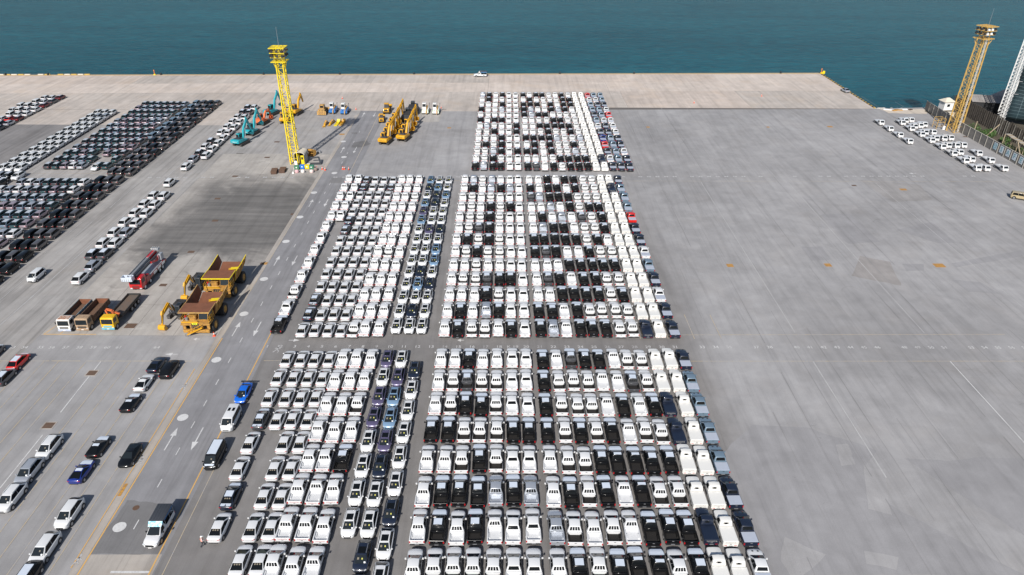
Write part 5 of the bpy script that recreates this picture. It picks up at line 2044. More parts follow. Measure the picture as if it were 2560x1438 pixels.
m.bar((.45, -5.4, 3.35), (.45, 5.2, 3.35), .62, .62, GB)
m.bar((.45, -5.4, 3.35), (.45, -2, 3.35), .74, .74, RED)
bo = link('telescopic_boom', m.mesh('telescopic_boom', 30, (.03, 1)), t)
m = MB()
for z, x in ((3.72, .10), (3.72, .80)):
    m.bar((x, -5.2, z), (x, 6.0, z), .06, .22, M_steel)
for i in range(28):
    m.tube((.10, -5.0 + i * .4, 3.72), (.80, -5.0 + i * .4, 3.72), .03, M_dkgrey, n=5)
link('ladder', m.mesh('ladder', 30), bo)
m = MB()
m.bar((-.25, -5.4, 3.0), (-.25, 5.0, 3.1), .34, .4, M_dkgrey)
m.tube((-.5, -3.6, 2.2), (-.45, -1.0, 3.0), .22, RED, n=10)
link('boom_cylinder', m.mesh('boom_cylinder', 30), bo)
m = MB()
m.box((.7, 6.2, 3.0), (2.0, 1.1, .1), GB)
m.box((.7, 6.75, 3.45), (2.0, .06, .85), M_film)
m.box((.7, 5.65, 3.45), (2.0, .06, .85), M_film)
for s in (-1, 1):
    m.box((.7 + s * .98, 6.2, 3.45), (.06, 1.1, .85), M_film)
for i in range(5):
    m.box((-.1 + i * .4, 6.8, 3.3), (.05, .05, .5), GB)
link('platform_cage', m.mesh('platform_cage', 30), bo)
m = MB()
m.box((.3, -5.5, 3.75), (1.5, 1.0, .12), GB)
for i in range(4):
    m.box((-.3 + i * .4, -5.5, 3.95), (.05, 1.0, .35), M_whitep)
m.box((.3, -5.0, 4.1), (1.5, .05, .05), M_whitep)
link('boom_rest', m.mesh('boom_rest', 30), bo)


# ---- bulldozer, loaders, compactors, rollers and dark trucks near the quay
def dozer(label, loc, rz):
    t = thing('bulldozer', label, 'bulldozer', loc, rz)
    tracks(t, 1.05, 3.6, .55, 1.1)
    m = MB()
    m.xprism([(-1.6, .8), (1.7, .8), (1.7, 1.9), (.3, 2.0), (-1.6, 1.9)], -.75, .75, M_tan)
    link('body', m.mesh('body', 30, (.05, 1)), t)
    m = MB()
    m.box((0, -.5, 2.6), (1.6, 1.5, 1.3), M_tan, taper=(.86, .86))
    cb = link('cab', m.mesh('cab', 30, (.05, 1)), t)
    m = MB()
    for a in range(4):
        q = a * PI / 2
        m.box((math.sin(q) * .77, -.5 + math.cos(q) * .72, 2.65), (1.1 if a % 2 == 0 else .05, .05 if a % 2 == 0 else 1.0, .75), M_glass)
    link('cab_window', m.mesh('cab_window', 30), cb)
    m = MB()
    m.xprism([(-2.5, .25), (-2.35, .2), (-2.1, .8), (-2.2, 1.5), (-2.35, 1.5), (-2.3, .8)], -1.5, 1.5, M_tan)
    for x in (-.9, -.3, .3, .9):
        m.bar((x, -2.3, 1.9), (x, -2.6, .4), .16, .3, M_tan)
    m.box((0, -1.95, 1.9), (2.2, .5, .35), M_tan)
    link('ripper', m.mesh('ripper', 30), t)
    m = MB()
    for x in (.55,):
        m.tube((x, .9, 1.9), (x, .9, 3.1), .1, M_tan, n=8)
        m.tube((x - .4, .9, 1.9), (x - .4, .9, 2.8), .08, M_tan, n=8)
    link('exhaust', m.mesh('exhaust', 30), t)
    m = MB()
    m.xprism([(2.3, .2), (2.55, .15), (2.4, .8), (2.6, 1.5), (2.45, 1.5), (2.2, .8)], -1.7, 1.7, M_tan)
    link('blade', m.mesh('blade', 30), t)
    return t


dozer('tan bulldozer with rear ripper beside the blue machines', (-62.2, 239.6, 0), 0)


def paver(label, loc, rz, body, low, group):
    """compact machine with a tall white cab on a low coloured body"""
    t = thing('rough_terrain_machine', label, 'work machine', loc, rz, group)
    m = MB()
    m.xprism([(-2.4, .5), (2.5, .5), (2.6, .9), (1.6, 1.5), (-2.2, 1.6)], -1.1, 1.1, body)
    link('body', m.mesh('body', 30, (.08, 2)), t)
    m = MB()
    m.box((0, 2.0, .75), (2.3, 1.0, .5), low)
    m.box((-.7, 1.7, 1.3), (.7, 1.2, .5), body)
    m.box((.7, 1.7, 1.3), (.7, 1.2, .5), body)
    link('fender', m.mesh('fender', 30, (.06, 1)), t)
    m = MB()
    m.xprism([(-1.2, 1.5), (.6, 1.5), (.75, 2.2), (.45, 3.3), (-1.1, 3.3)], -.15, 1.05, M_whitep)
    cb = link('cab', m.mesh('cab', 30, (.06, 1)), t)
    m = MB()
    m.add([(-.07, .77, 2.22), (.97, .77, 2.22), (.97, .5, 3.12), (-.07, .5, 3.12)], [(0, 1, 2, 3)], M_glass)
    for x in (-.16, 1.06):
        m.box((x, -.3, 2.6), (.02, 1.2, .9), M_glass)
    m.box((.45, -.3, 3.31), (.7, .3, .03), M_glass)
    link('cab_window', m.mesh('cab_window', 30), cb)
    m = MB()
    m.bar((-.45, 2.9, 1.2), (-.45, -1.6, 2.0), .4, .4, body if low is M_whitep else M_tan)
    m.bar((-.45, 3.2, .5), (-.45, 2.7, 1.5), .3, .3, M_tan if low is not M_whitep else M_whitep)
    link('jib', m.mesh('jib', 30), t)
    m = MB()
    m.tube((-1.2, -.9, 1.6), (-1.25, -.9, 3.1), .06, M_dkgrey, n=6)
    m.box((-1.3, -.9, 3.0), (.12, .1, .45), M_dkgrey)
    link('exhaust', m.mesh('exhaust', 30), t)
    for x in (-1.15, 1.15):
        for y in (-1.4, 1.5):
            link('wheel', wheel(x, y, .55, .4).mesh('wheel', 40), t)
    return t


BLU = paint('machine_blue', (.035, .17, .46), .4, .2)
GRN = paint('machine_green', (.16, .52, .05), .4, .2)
paver('blue machine with white cab, left one, beside the bulldozer', (-59.0, 241.2, 0), PI, BLU, BLU, 'blue machines with white cabs')
paver('blue machine with white cab, right one, away from the bulldozer', (-54.9, 240.4, 0), PI, BLU, BLU, 'blue machines with white cabs')
paver('green and white machine with tall cab, left one', (-27.4, 241.2, 0), PI, M_whitep, GRN, 'green and white machines')
paver('green and white machine with tall cab, right one', (-23.8, 240.9, 0), PI, M_whitep, GRN, 'green and white machines')


def loader(label, loc, rz, sc):
    t = thing('wheel_loader', label, 'loader', loc, rz, 'yellow wheeled loaders')
    t.scale = (sc, sc, sc)
    m = MB()
    m.xprism([(-2.4, .8), (.2, .8), (.2, 1.7), (-2.2, 1.75), (-2.45, 1.5)], -.85, .85, M_yel)
    m.box((0, 1.1, 1.0), (1.2, 1.6, .6), M_yel)
    link('body', m.mesh('body', 30, (.06, 1)), t)
    m = MB()
    m.box((0, -2.43, 1.35), (1.1, .06, .55), M_chassis)
    link('rear_grille', m.mesh('rear_grille', 30), t)
    m = MB()
    m.box((0, -.25, 2.3), (1.35, 1.3, 1.15), M_dkgrey, taper=(.9, .9))
    cb = link('cab', m.mesh('cab', 30), t)
    m = MB()
    m.box((0, -.25, 2.95), (1.5, 1.45, .14), M_yel)
    link('cab_roof', m.mesh('cab_roof', 30, (.04, 1)), cb)
    m = MB()
    for s in (-1, 1):
        m.bar((s * .5, .6, 1.6), (s * .5, 2.3, .9), .16, .35, M_yel)
    link('lift_arm', m.mesh('lift_arm', 30), t)
    m = MB()
    bucket(m, 2.3, 1.3, PI * .5, 2.3, M_yel, .9)
    link('bucket', m.mesh('bucket', 30), t)
    for x in (-1.05, 1.05):
        for y in (-1.4, 1.3):
            link('wheel', wheel(x, y, .7, .5, True, M_yel).mesh('wheel', 40), t)
    return t


loader('yellow wheel loader with orange roof, behind the excavator cluster', (-40.6, 241.0, 0), 0, 1.1)
loader('smaller yellow loader just left of the excavator booms', (-40.9, 230.6, 0), R(6), .9)


def dark_truck(label, loc, rz):
    t = thing('articulated_truck', label, 'dump truck', loc, rz, 'dark trucks behind the excavators')
    m = MB()
    m.box((0, -1.6, 2.0), (2.9, 5.0, 1.4), M_dkgrey, taper=(1.08, 1.03))
    m.box((1.46, -1.6, 2.0), (.06, 1.4, 1.2), M_tan)
    bd = link('dump_body', m.mesh('dump_body', 30, (.06, 1)), t)
    m = MB()
    m.box((0, -1.6, 2.72), (2.7, 4.6, .06), M_chassis)
    link('body_floor', m.mesh('body_floor', 30), bd)
    m = MB()
    m.box((0, 2.4, 1.6), (2.3, 2.2, 1.4), M_dkgrey)
    m.box((-.4, 2.0, 2.8), (1.4, 1.4, 1.3), M_dkgrey, taper=(.9, .9))
    cb = link('cab', m.mesh('cab', 30, (.06, 1)), t)
    m = MB()
    m.box((-.4, 2.7, 2.85), (1.2, .06, .7), M_glass)
    m.box((-.4, 1.3, 2.85), (1.2, .06, .7), M_glass)
    link('cab_window', m.mesh('cab_window', 30), cb)
    for x in (-1.4, 1.4):
        for y in (-3.0, -1.2, 2.4):
            link('wheel', wheel(x, y, .85, .55, True, M_yelold).mesh('wheel', 40), t)
    return t


dark_truck('dark dump truck behind the excavators, farther one', (-31.5, 241.0, 0), 0)
dark_truck('dark dump truck behind the excavators, nearer one', (-32.4, 232.9, 0), 0)


# ---- loose attachments lying on the concrete
def attachment(kind, label, loc, rz, mat):
    t = thing(kind, label, 'machine part', loc, rz, 'loose machine attachments')
    m = MB()
    if kind == 'lifting_attachment':
        beam(m, [(-2.2, .35), (-1.0, .55), (.6, .65), (2.2, .4)], [.2, .38, .4, .2], 0, .55, mat)
        link('beam', m.mesh('beam', 30, (.04, 1)), t)
        m = MB()
        m.box((.1, .6, 1.05), (.5, .8, .3), mat)
        m.tube((.3, -1.2, .95), (.3, 1.0, 1.15), .1, M_steel, n=8)
        link('bracket', m.mesh('bracket', 30), t)
        m = MB()
        for i in range(3):
            m.bar((-.35 + i * .35, -2.3, .3), (-.4 + i * .35, -3.1, .12), .16, .12, mat)
        link('fork', m.mesh('fork', 30), t)
    else:
        pr = [(-2.2, .05), (2.0, .05), (2.3, 1.0), (1.9, 1.15), (1.5, .3), (-2.2, .22)]
        m.xprism(pr, -.5, .5, mat)
        for s in (-1, 1):
            m.xprism([(-2.2, .05), (2.0, .05), (2.3, 1.0), (.3, .5)], s * .5 - .03, s * .5 + .03, mat)
        link('shell', m.mesh('shell', 30), t)
    return t


attachment('lifting_attachment', 'left yellow spare arm with fork tines lying on the concrete', (-58.6, 227.2, 0), 0, M_yel)
attachment('lifting_attachment', 'right yellow spare arm with fork tines lying on the concrete', (-56.8, 228.3, 0), -.15, M_yel)
attachment('steel_chute', 'left long yellow chute lying beside the spare arms', (-55.0, 227.8, 0), -.1, M_yel2)
attachment('steel_chute', 'right long yellow chute lying beside the spare arms', (-53.5, 228.2, 0), -.12, M_yel)

# ================================================================== MASTS, WALL, SHEDS AND SMALL THINGS
def mast(label, cx, cy, H, wb, wt, mat, rz, ladder=None, ant=5.2, name='light_mast', scale_head=1.0):
    t = thing(name, label, 'light mast', (cx, cy, 0), rz)

    def corner(i, f):
        w = lerp(wb, wt, f) / 2
        return Vector(((-1, 1, 1, -1)[i] * w, (-1, -1, 1, 1)[i] * w, H * f))
    for i in range(4):
        m = MB()
        m.bar(corner(i, 0), corner(i, 1), .26, .26, mat)
        link('leg', m.mesh('leg', 30), t)
    n_ = 16
    for i in range(4):                       # each face a lattice panel
        m = MB()
        j = (i + 1) % 4
        for q in range(n_):
            a, b = corner(i, q / n_), corner(j, q / n_)
            c_, d_ = corner(i, (q + 1) / n_), corner(j, (q + 1) / n_)
            m.bar(a, b, .09, .09, mat)
            m.bar(a if q % 2 else b, d_ if q % 2 else c_, .09, .09, mat)
        link('lattice', m.mesh('lattice', 30), t)
    if ladder is mat:                        # closed cable trunk up the front left leg
        m = MB()
        m.bar(corner(0, .02) + Vector((.12, -.08, 0)), corner(0, .97) + Vector((.12, -.08, 0)), .42, .12, mat)
        link('cable_trunk', m.mesh('cable_trunk', 30), t)
    if ladder and ladder is not mat:
        m = MB()
        a, b = corner(0, 0).lerp(corner(1, 0), .5), corner(0, 1).lerp(corner(1, 1), .5)
        for s in (-.22, .22):
            m.bar(a + Vector((s, -.12, .3)), b + Vector((s, -.12, 0)), .08, .06, ladder)
        for q in range(70):
            p_ = a.lerp(b, q / 70)
            m.bar(p_ + Vector((-.22, -.12, .3)), p_ + Vector((.22, -.12, .3)), .04, .04, ladder)
        link('ladder', m.mesh('ladder', 30), t)
    # flared neck and lamp gallery
    m = MB()
    hw = 2.35 * scale_head
    for i in range(4):
        e = corner(i, 1)
        m.bar(corner(i, .93), Vector((e.x * 1.55, e.y * 1.55, H)), .16, .16, mat)
    link('neck', m.mesh('neck', 30), t)
    for q, (z, w_) in enumerate(((H, hw), (H + 1.15, hw * .93), (H + 2.3, hw * .98), (H + 3.5, hw * 1.04))):
        m = MB()
        for s in (-1, 1):
            m.box((0, s * w_, z), (2 * w_, .14, .16), mat)
            m.box((s * w_, 0, z), (.14, 2 * w_, .16), mat)
        for s in (-.5, 0, .5):
            m.box((s * w_, 0, z), (.1, 2 * w_, .1), mat)
            m.box((0, s * w_, z), (2 * w_, .1, .1), mat)
        if q in (0, 3):
            m.box((0, 0, z - .02), (1.3, 1.3, .06), mat)
        link('gallery_frame', m.mesh('gallery_frame', 30), t)
    m = MB()
    for sx in (-1, 1):
        for sy in (-1, 1):
            m.bar((sx * .95, sy * .95, H), (sx * .95, sy * .95, H + 3.5), .14, .14, mat)
    link('gallery_post', m.mesh('gallery_post', 30), t)
    rnd_ = random.Random(int(cx))
    for s, ax in ((-1, 0), (1, 0), (-1, 1), (1, 1)):
        for q in range(3):
            for z in (H + 1.55, H + 2.75):
                u = (-1 + q) * hw * .7
                p_ = (s * hw * .95, u, z) if ax == 0 else (u, s * hw * .95, z)
                m = MB()
                m.box((0, 0, 0), (.62, .5, .55), M_whitep if ax == 1 and s < 0 and rnd_.random() < .5 else M_black, rz=rnd_.uniform(-.5, .5), taper=(.75, .8))
                m.tube((0, 0, -.45), (0, 0, -.2), .05, M_steel, n=6)
                o_ = link('floodlight', m.mesh('floodlight', 30), t, p_)
                o_.rotation_euler = (rnd_.uniform(-.4, .4), rnd_.uniform(-.4, .4), 0)
    m = MB()
    m.tube((.3, 0, H + 3.4), (.3, 0, H + 3.5 + ant), .06, M_steel, .03, 8)
    link('antenna', m.mesh('antenna', 30), t)
    return t


p = g(737, 413)
mast('bright yellow lattice light mast beside the road', p.x - .2, p.y + 1.6, 28.2, 2.15, 1.8, M_yel2, R(0), M_yel2, 5.0, scale_head=.80)
M_ochre = rusty('faded_ochre', (.58, .37, .10), (.42, .27, .10), .3, 2.0, .6)
p = g(2381, 333)
mast('faded ochre lattice light mast with white ladder by the right wall', p.x + 1.3, p.y + 1.9, 29.0, 2.9, 2.2, M_ochre, R(20), M_whitep, 5.0, scale_head=.86)

# guard shed with a rounded roof at the foot of the yellow mast
p = g(724, 408)
t = thing('arched_booth', 'grey booth with arched cream roof at foot of yellow mast', 'booth', (p.x + 3.3, p.y + .6, 0))
m = MB()
arc = [(1.55 * math.cos(PI * i / 10), 2.9 + .75 * math.sin(PI * i / 10)) for i in range(11)]
m.rings([[(x, -1.9, z) for x, z in arc] + [(x * .94, -1.9, z - .1) for x, z in reversed(arc)], [(x, 1.9, z) for x, z in arc] + [(x * .94, 1.9, z - .1) for x, z in reversed(arc)]], M_cream)
link('arched_roof', m.mesh('arched_roof', 40), t)
m = MB()
for s in (-1, 1):
    m.box((s * 1.35, 0, 1.45), (.12, 3.4, 2.9), M_steel)
m.box((0, 1.6, 1.45), (2.6, .1, 2.9), M_dkgrey)
link('wall', m.mesh('wall', 30), t)
for s in (-1, 1):
    m = MB()
    m.box((s * 1.4, 0, 1.5), (.06, 2.2, 1.6), paint('pale_grey_panel', (.40, .38, .36), .6))
    link('panel', m.mesh('panel', 30), t)
m = MB()
m.box((-.35, -1.5, 1.2), (.9, .4, 2.4), M_dkgrey)
m.box((.75, -1.6, 1.3), (.8, .1, 2.6), M_yel2)
m.box((.75, -1.66, 1.8), (.5, .04, .7), M_glass)
link('control_cabinet', m.mesh('control_cabinet', 30), t)
m = MB()
for s in (-1.3, 0, 1.3):
    m.tube((s, -1.9, 0), (s, -1.9, 2.95), .05, M_yel2, n=6)
link('post', m.mesh('post', 30), t)

# bins, boxes and machine parts around it
def bin_(label, px, py, col, name='wheeled_bin', base=None):
    p_ = g(px, py)
    t_ = thing(name, label, 'bin', (p_.x, p_.y + .5, 0), 0, 'bins and drums by the yellow mast')
    c_ = paint('bin_' + name + str(px), col, .5)
    m_ = MB()
    m_.box((0, 0, .62), (1.15, .9, .95), c_, taper=(1.12, 1.12))
    link('body', m_.mesh('body', 30, (.04, 1)), t_)
    m_ = MB()
    m_.box((0, 0, 1.14), (1.34, 1.06, .1), c_)
    link('lid', m_.mesh('lid', 30, (.03, 1)), t_)
    m_ = MB()
    m_.box((0, -.56, .8), (.36, .02, .3), M_whitep)
    link('sign', m_.mesh('sign', 30), t_)
    for s in (-1, 1):
        link('wheel', wheel(s * .5, .35, .14, .08, False).mesh('wheel', 40), t_)
    return t_


def sack(label, px, py, col):
    p_ = g(px, py)
    m_ = MB()
    n_ = 10
    rr = []
    for z, r_ in ((0, .42), (.15, .52), (.5, .54), (.8, .46), (.9, .2)):
        rr.append([(r_ * math.cos(2 * PI * i / n_) * (1 + .12 * math.sin(i * 3.1 + z * 5)), r_ * math.sin(2 * PI * i / n_) * (1 + .1 * math.cos(i * 2.3)), z) for i in range(n_)])
    m_.rings(rr, paint('sack' + str(px), col, .8))
    tag(link('filled_sack', m_.mesh('filled_sack', 60), None, (p_.x, p_.y + .3, 0)), label, 'sack', 'sacks by the bins')


bin_('green bin at the left of the bin row', 742, 426, (.06, .22, .12))
bin_('bright blue bin between the green and yellow bins', 756, 424, (.01, .18, .62))
bin_('yellow bin right of the blue bin', 768, 424, (.80, .58, .01))
bin_('green bin right of the yellow bin', 779, 425, (.05, .20, .12))
sack('pink and white sack below the left green bin', 742, 433, (.62, .38, .40))
sack('white sack below the blue bin', 757, 433, (.72, .68, .66))
sack('pale pink sack below the right green bin', 779, 433, (.70, .56, .54))
sack('brown sack at the right end of the bin row', 789, 428, (.24, .18, .16))
p = g(741, 417)
m = MB()
m.box((0, 0, 1.1), (.75, .08, 1.2), M_whitep)
m.tube((0, .05, 0), (0, .05, .6), .05, M_steel, n=6)
tag(link('notice_board', m.mesh('notice_board', 30), None, (p.x, p.y, 0)), 'white notice board in front of the yellow mast', 'sign')
p = g(772, 415)
m = MB()
m.box((0, 0, .35), (.8, .6, .5), paint('cyan_box', (.10, .50, .58), .5))
m.box((0, 0, .62), (.84, .64, .06), M_whitep)
tag(link('cool_box', m.mesh('cool_box', 30), None, (p.x, p.y, 0)), 'cyan box behind the yellow bin', 'box')
p = g(733, 434)
m = MB()
m.box((0, 0, .25), (.5, .4, .5), M_whitep, taper=(.6, .6))
m.bar((0, 0, .4), (.25, .5, 1.5), .06, .06, M_whitep)
tag(link('hand_trolley', m.mesh('hand_trolley', 30), None, (p.x, p.y, 0)), 'small white trolley left of the bins', 'trolley')
for i, (px, py) in enumerate(((683, 436), (704, 433))):
    p = g(px, py)
    t = thing('steel_crate', 'brown steel crate on the concrete, %s of the pair' % ('left', 'right')[i], 'crate', (p.x, p.y + 1.3, 0), R(8 - i * 3), 'brown steel crates')
    m = MB()
    m.box((0, 0, .36), (1.5, 3.0, .72), M_rustd)
    for y in (-1.2, 0, 1.2):
        m.box((0, y, .36), (1.56, .1, .74), M_rustd)
    link('box', m.mesh('box', 30), t)
    m = MB()
    m.box((0, 0, .75), (1.6, 3.1, .07), M_brownbed)
    link('lid', m.mesh('lid', 30), t)
t = thing('excavator_bucket', 'orange yellow bucket lying right of the booth', 'machine part', (*g(778, 391)[:2], 0), R(-30))
m = MB()
bucket(m, 0, 1.9, .4, 1.9, M_yelold, 1.5)
m.tube((-.9, -.2, 1.9), (.9, -.2, 1.9), .3, M_yelold, n=10)
link('shell', m.mesh('shell', 30), t)
t = thing('spare_bucket', 'dull yellow bucket edge leaning on the booth', 'machine part', (*g(765, 392)[:2], 0), R(60))
m = MB()
bucket(m, 0, 1.6, .2, 1.4, M_yelold, 1.3)
link('shell', m.mesh('shell', 30), t)
t = thing('dark_frame', 'black steel frame lying behind the bins', 'machine part', (*g(784, 412)[:2], 0), R(6))
m = MB()
m.bar((-2.2, 0, .3), (2.2, 0, .3), .5, .5, M_dkgrey)
m.bar((2.0, 0, .4), (1.4, 1.6, 1.6), .4, .5, M_dkgrey)
m.bar((1.4, 1.6, 1.6), (-1.0, 1.9, 1.3), .4, .4, M_dkgrey)
m.bar((-2.2, 0, .3), (-2.3, .9, 1.1), .35, .4, M_dkgrey)
link('frame', m.mesh('frame', 30, (.04, 1)), t)
t = thing('engine_block', 'small grey engine part on the concrete near the mast shadow', 'machine part', (*g(798, 383)[:2], 0))
m = MB()
m.box((0, 0, .4), (1.0, .7, .7), M_steel)
m.tube((-.2, -.5, .5), (-.2, .5, .5), .3, M_dkgrey, n=10)
link('casing', m.mesh('casing', 30, (.05, 1)), t)


# ---- traffic cones
def cone(px, py, where, h=.75, dark=False):
    p_ = g(px, py)
    t_ = thing('traffic_cone', 'orange traffic cone ' + where, 'traffic cone', (p_.x, p_.y, 0), 0, 'traffic cones')
    m_ = MB()
    oc = paint('cone_orange', (.72, .10, .04), .5)
    m_.tube((0, 0, .05), (0, 0, h), .19, oc, .04, 12)
    link('cone_body', m_.mesh('cone_body', 40), t_)
    m_ = MB()
    m_.tube((0, 0, h * .5), (0, 0, h * .7), .125, M_whitep, .09, 12)
    link('white_band', m_.mesh('white_band', 40), t_)
    m_ = MB()
    m_.box((0, 0, .03), (.5, .5, .06), M_black if dark else oc)
    link('base', m_.mesh('base', 30), t_)


for px, py, w_, d_ in ((806, 424, 'on the road, left one near the bins', 0), (813, 426, 'on the road, right one near the bins', 0), (857, 424, 'in the road lane, left of a close pair', 0), (861, 424, 'in the road lane, right of a close pair', 0),
                       (872, 425, 'with dark base on the orange road line', 1), (793, 424, 'at the right end of the bin row', 1), (536, 840, 'in front of the nearer haul truck', 0), (856, 247, 'on the apron behind the blue machines', 0),
                       (890, 274, 'on the apron right of the blue machines', 0), (1103, 271, 'beside the green and white machines', 1), (725, 403, 'left of the yellow mast foot', 0), (1735, 258, 'alone on the apron by the right frame side', 0), (1904, 241, 'alone on the apron toward the quay corner', 0)):
    cone(px, py, w_, 1.0 if py > 380 and py < 500 else .85, d_)

# ---- quay furniture
for i, (px, where) in enumerate(((20, 'first from the left'), (125, 'second from the left'), (405, 'third from the left'), (660, 'fourth from the left'), (850, 'fifth from the left'), (1035, 'sixth from the left'), (1400, 'third from the right corner'), (1586, 'second from the right corner'), (1955, 'nearest the right corner'))):
    p = g(px, 187)
    t = thing('mooring_bollard', 'black mooring bollard on the quay edge, ' + where, 'bollard', (p.x, yedge(p.x) - .75, .16), 0, 'mooring bollards')
    m = MB()
    m.tube((0, 0, 0), (0, 0, .12), .5, M_black, n=12)
    m.tube((0, 0, .1), (0, 0, .5), .26, M_black, n=12)
    link('post', m.mesh('post', 40), t)
    m = MB()
    m.tube((0, -.35, .55), (0, .35, .55), .25, M_black, n=10)
    link('head', m.mesh('head', 40), t)
kerb = thing('quay_kerb', 'yellow and black striped kerb along the right quay edge', 'kerb', (0, 0, 0))
y = 248.8
i = 0
KY = paint('kerb_yellow', (.60, .40, .10), .7, 0, 0, .25)
while y < yedge(XQ) - 1:
    m = MB()
    m.box((0, 0, .17), (.4, 1.1, .3), KY if i % 2 == 0 else M_black)
    link('kerb_block', m.mesh('kerb_block', 30), kerb, (XQ - .25, y + .6, 0))
    y += 1.12
    i += 1
kerb = thing('quay_cope_blocks', 'row of yellow and pale cope blocks along the left quay edge', 'kerb', (0, 0, 0))
x = -215
i = 0
while x < -168:
    if not (-196 < x < -180 and i % 3 == 1):
        m = MB()
        m.box((0, 0, .28), (2.2, .45, .4), KY if i % 2 == 0 else M_cream)
        link('kerb_block', m.mesh('kerb_block', 30), kerb, (x, yedge(x) - .35, 0), math.atan(_es))
    x += 2.6
    i += 1
for px, lb in ((388, 'orange quay marker on a yellow foot at the left quay edge'), (2052, 'orange and yellow beacon at the right quay corner')):
    p = g(px, 188 if px < 1000 else 184)
    t = thing('quay_beacon', lb, 'beacon', (p.x, yedge(p.x) - .9, .16))
    oc = paint('beacon_orange', (.75, .22, .03), .5)
    m = MB()
    m.tube((0, 0, 0), (0, 0, 1.6), .16, oc, .1, 10)
    m.tube((0, 0, 1.6), (0, 0, 2.0), .22, oc, .12, 10)
    link('pole', m.mesh('pole', 40), t)
    m = MB()
    m.tube((0, 0, 0), (0, 0, .35), .55, M_yel2, .35, 12)
    if px > 1000:
        m.tube((.9, -.3, 0), (.9, -.3, 1.0), .6, M_yel2, .5, 12)
        m.box((.2, -.8, .25), (1.6, .5, .5), M_yel2)
    link('foot', m.mesh('foot', 40), t)

# ---- right-hand boundary wall of concrete panels between posts
wall = thing('boundary_wall', 'grey concrete panel wall with pale posts along the right side', 'wall', (0, 0, 0))
pts = [(146.5, 150.0)]
while pts[-1][1] < 222:
    pts.append((146.5 + .0 * len(pts), pts[-1][1] + 3.07))
base_n = len(pts)
while pts[-1][1] < 246:
    pts.append((pts[-1][0] + .24, pts[-1][1] + 3.06))
WH = 3.0
BOARD = {}
for i in range(len(pts) - 1):
    a, b = Vector((*pts[i], 0)), Vector((*pts[i + 1], 0))
    d_ = (b - a)
    ang = math.atan2(d_.y, d_.x)
    m = MB()
    m.box((d_.length / 2, 0, WH / 2), (d_.length - .22, .12, WH), M_conc)
    m.box((d_.length / 2, 0, WH + .05), (d_.length - .2, .24, .12), M_concl)
    o_ = link('wall_panel', m.mesh('wall_panel', 30), wall, a, ang)
    m = MB()
    m.box((0, 0, WH / 2 + .06), (.24, .34, WH + .12), M_concl)
    link('wall_post', m.mesh('wall_post', 30), wall, a, ang)
# lettered boards on the wall
LW = text_meshes(['@', 'S', 'A', 'F', 'E'], 1.9, .01)
M_tealt = paint('teal_lettering', (.10, .30, .36), .6)
M_palebd = paint('pale_blue_board', (.55, .62, .68), .6)
bp = g(2488, 366, 1.5)
k0 = min(range(len(pts)), key=lambda q: abs(pts[q][1] - 203.6))
for i, ch in enumerate('@SAFE'):
    q = k0 - i
    yc = (pts[q][1] + pts[q + 1][1]) / 2 - .1
    m = MB()
    m.box((0, 0, 0), (.05, 1.6, 2.0), M_palebd)
    bo = link('letter_board', m.mesh('letter_board', 30), wall, (146.38, yc, 1.75))
    me = LW[ch]
    me.materials.clear()
    me.materials.append(M_tealt)
    me.transform(Matrix.Rotation(-PI / 2, 4, 'Z') @ Matrix.Rotation(PI / 2, 4, 'X'))
    me.transform(Matrix.Translation((-.035, 0, 0)))
    link('board_letter', me, bo)

# tall weathered board fence behind it
def fence_x(y):
    return 158.2 + (y - 226) * .02


fn = thing('board_fence', 'tall weathered grey board fence behind the concrete wall', 'fence', (0, 0, 0))
y = 186.0
rf = random.Random(5)
BM = []
for v_ in range(3):
    m = MB()
    m.box((0, 0, 2.5), (.1, 1.0, 5.0), (M_board, M_board2, M_board)[v_])
    m.box((-.07, .5, 2.5), (.08, .09, 5.0), (M_board2, M_concl, M_board2)[v_])
    BM.append(m.mesh('board', 30))
while y < 249:
    q = 0 if y > 224 else (1 if rf.random() < .65 else 2)
    o_ = link('board', BM[q if rf.random() < .85 else 2], fn, (fence_x(y) + rf.uniform(-.06, .06), y, rf.uniform(-.5, .25)))
    y += 1.06
# soil, shrubs and leaning timbers between wall and fence
sh = MB()
sh.sheet([(147.2, 150), (700, 150), (700, 258), (186, 256), (172, 252.5), (160, 250.5), (150, 248.5), (147.2, 246)], .02, M_soil)
link('soil_strip', sh.mesh('soil_strip', None), kind='structure')
k = NT('shrub_leaf')
f = k.noise(k.pos(), 1.2, 4, .6)
k.l(k.mix(k.ramp(f, ((.3, 0.0), (.7, 1.0))), (.030, .075, .018), (.085, .165, .035)), k.p.inputs['Base Color'])
k.p.inputs['Roughness'].default_value = .6
k.p.inputs['Subsurface Weight'].default_value = 0
M_leaf = k.m


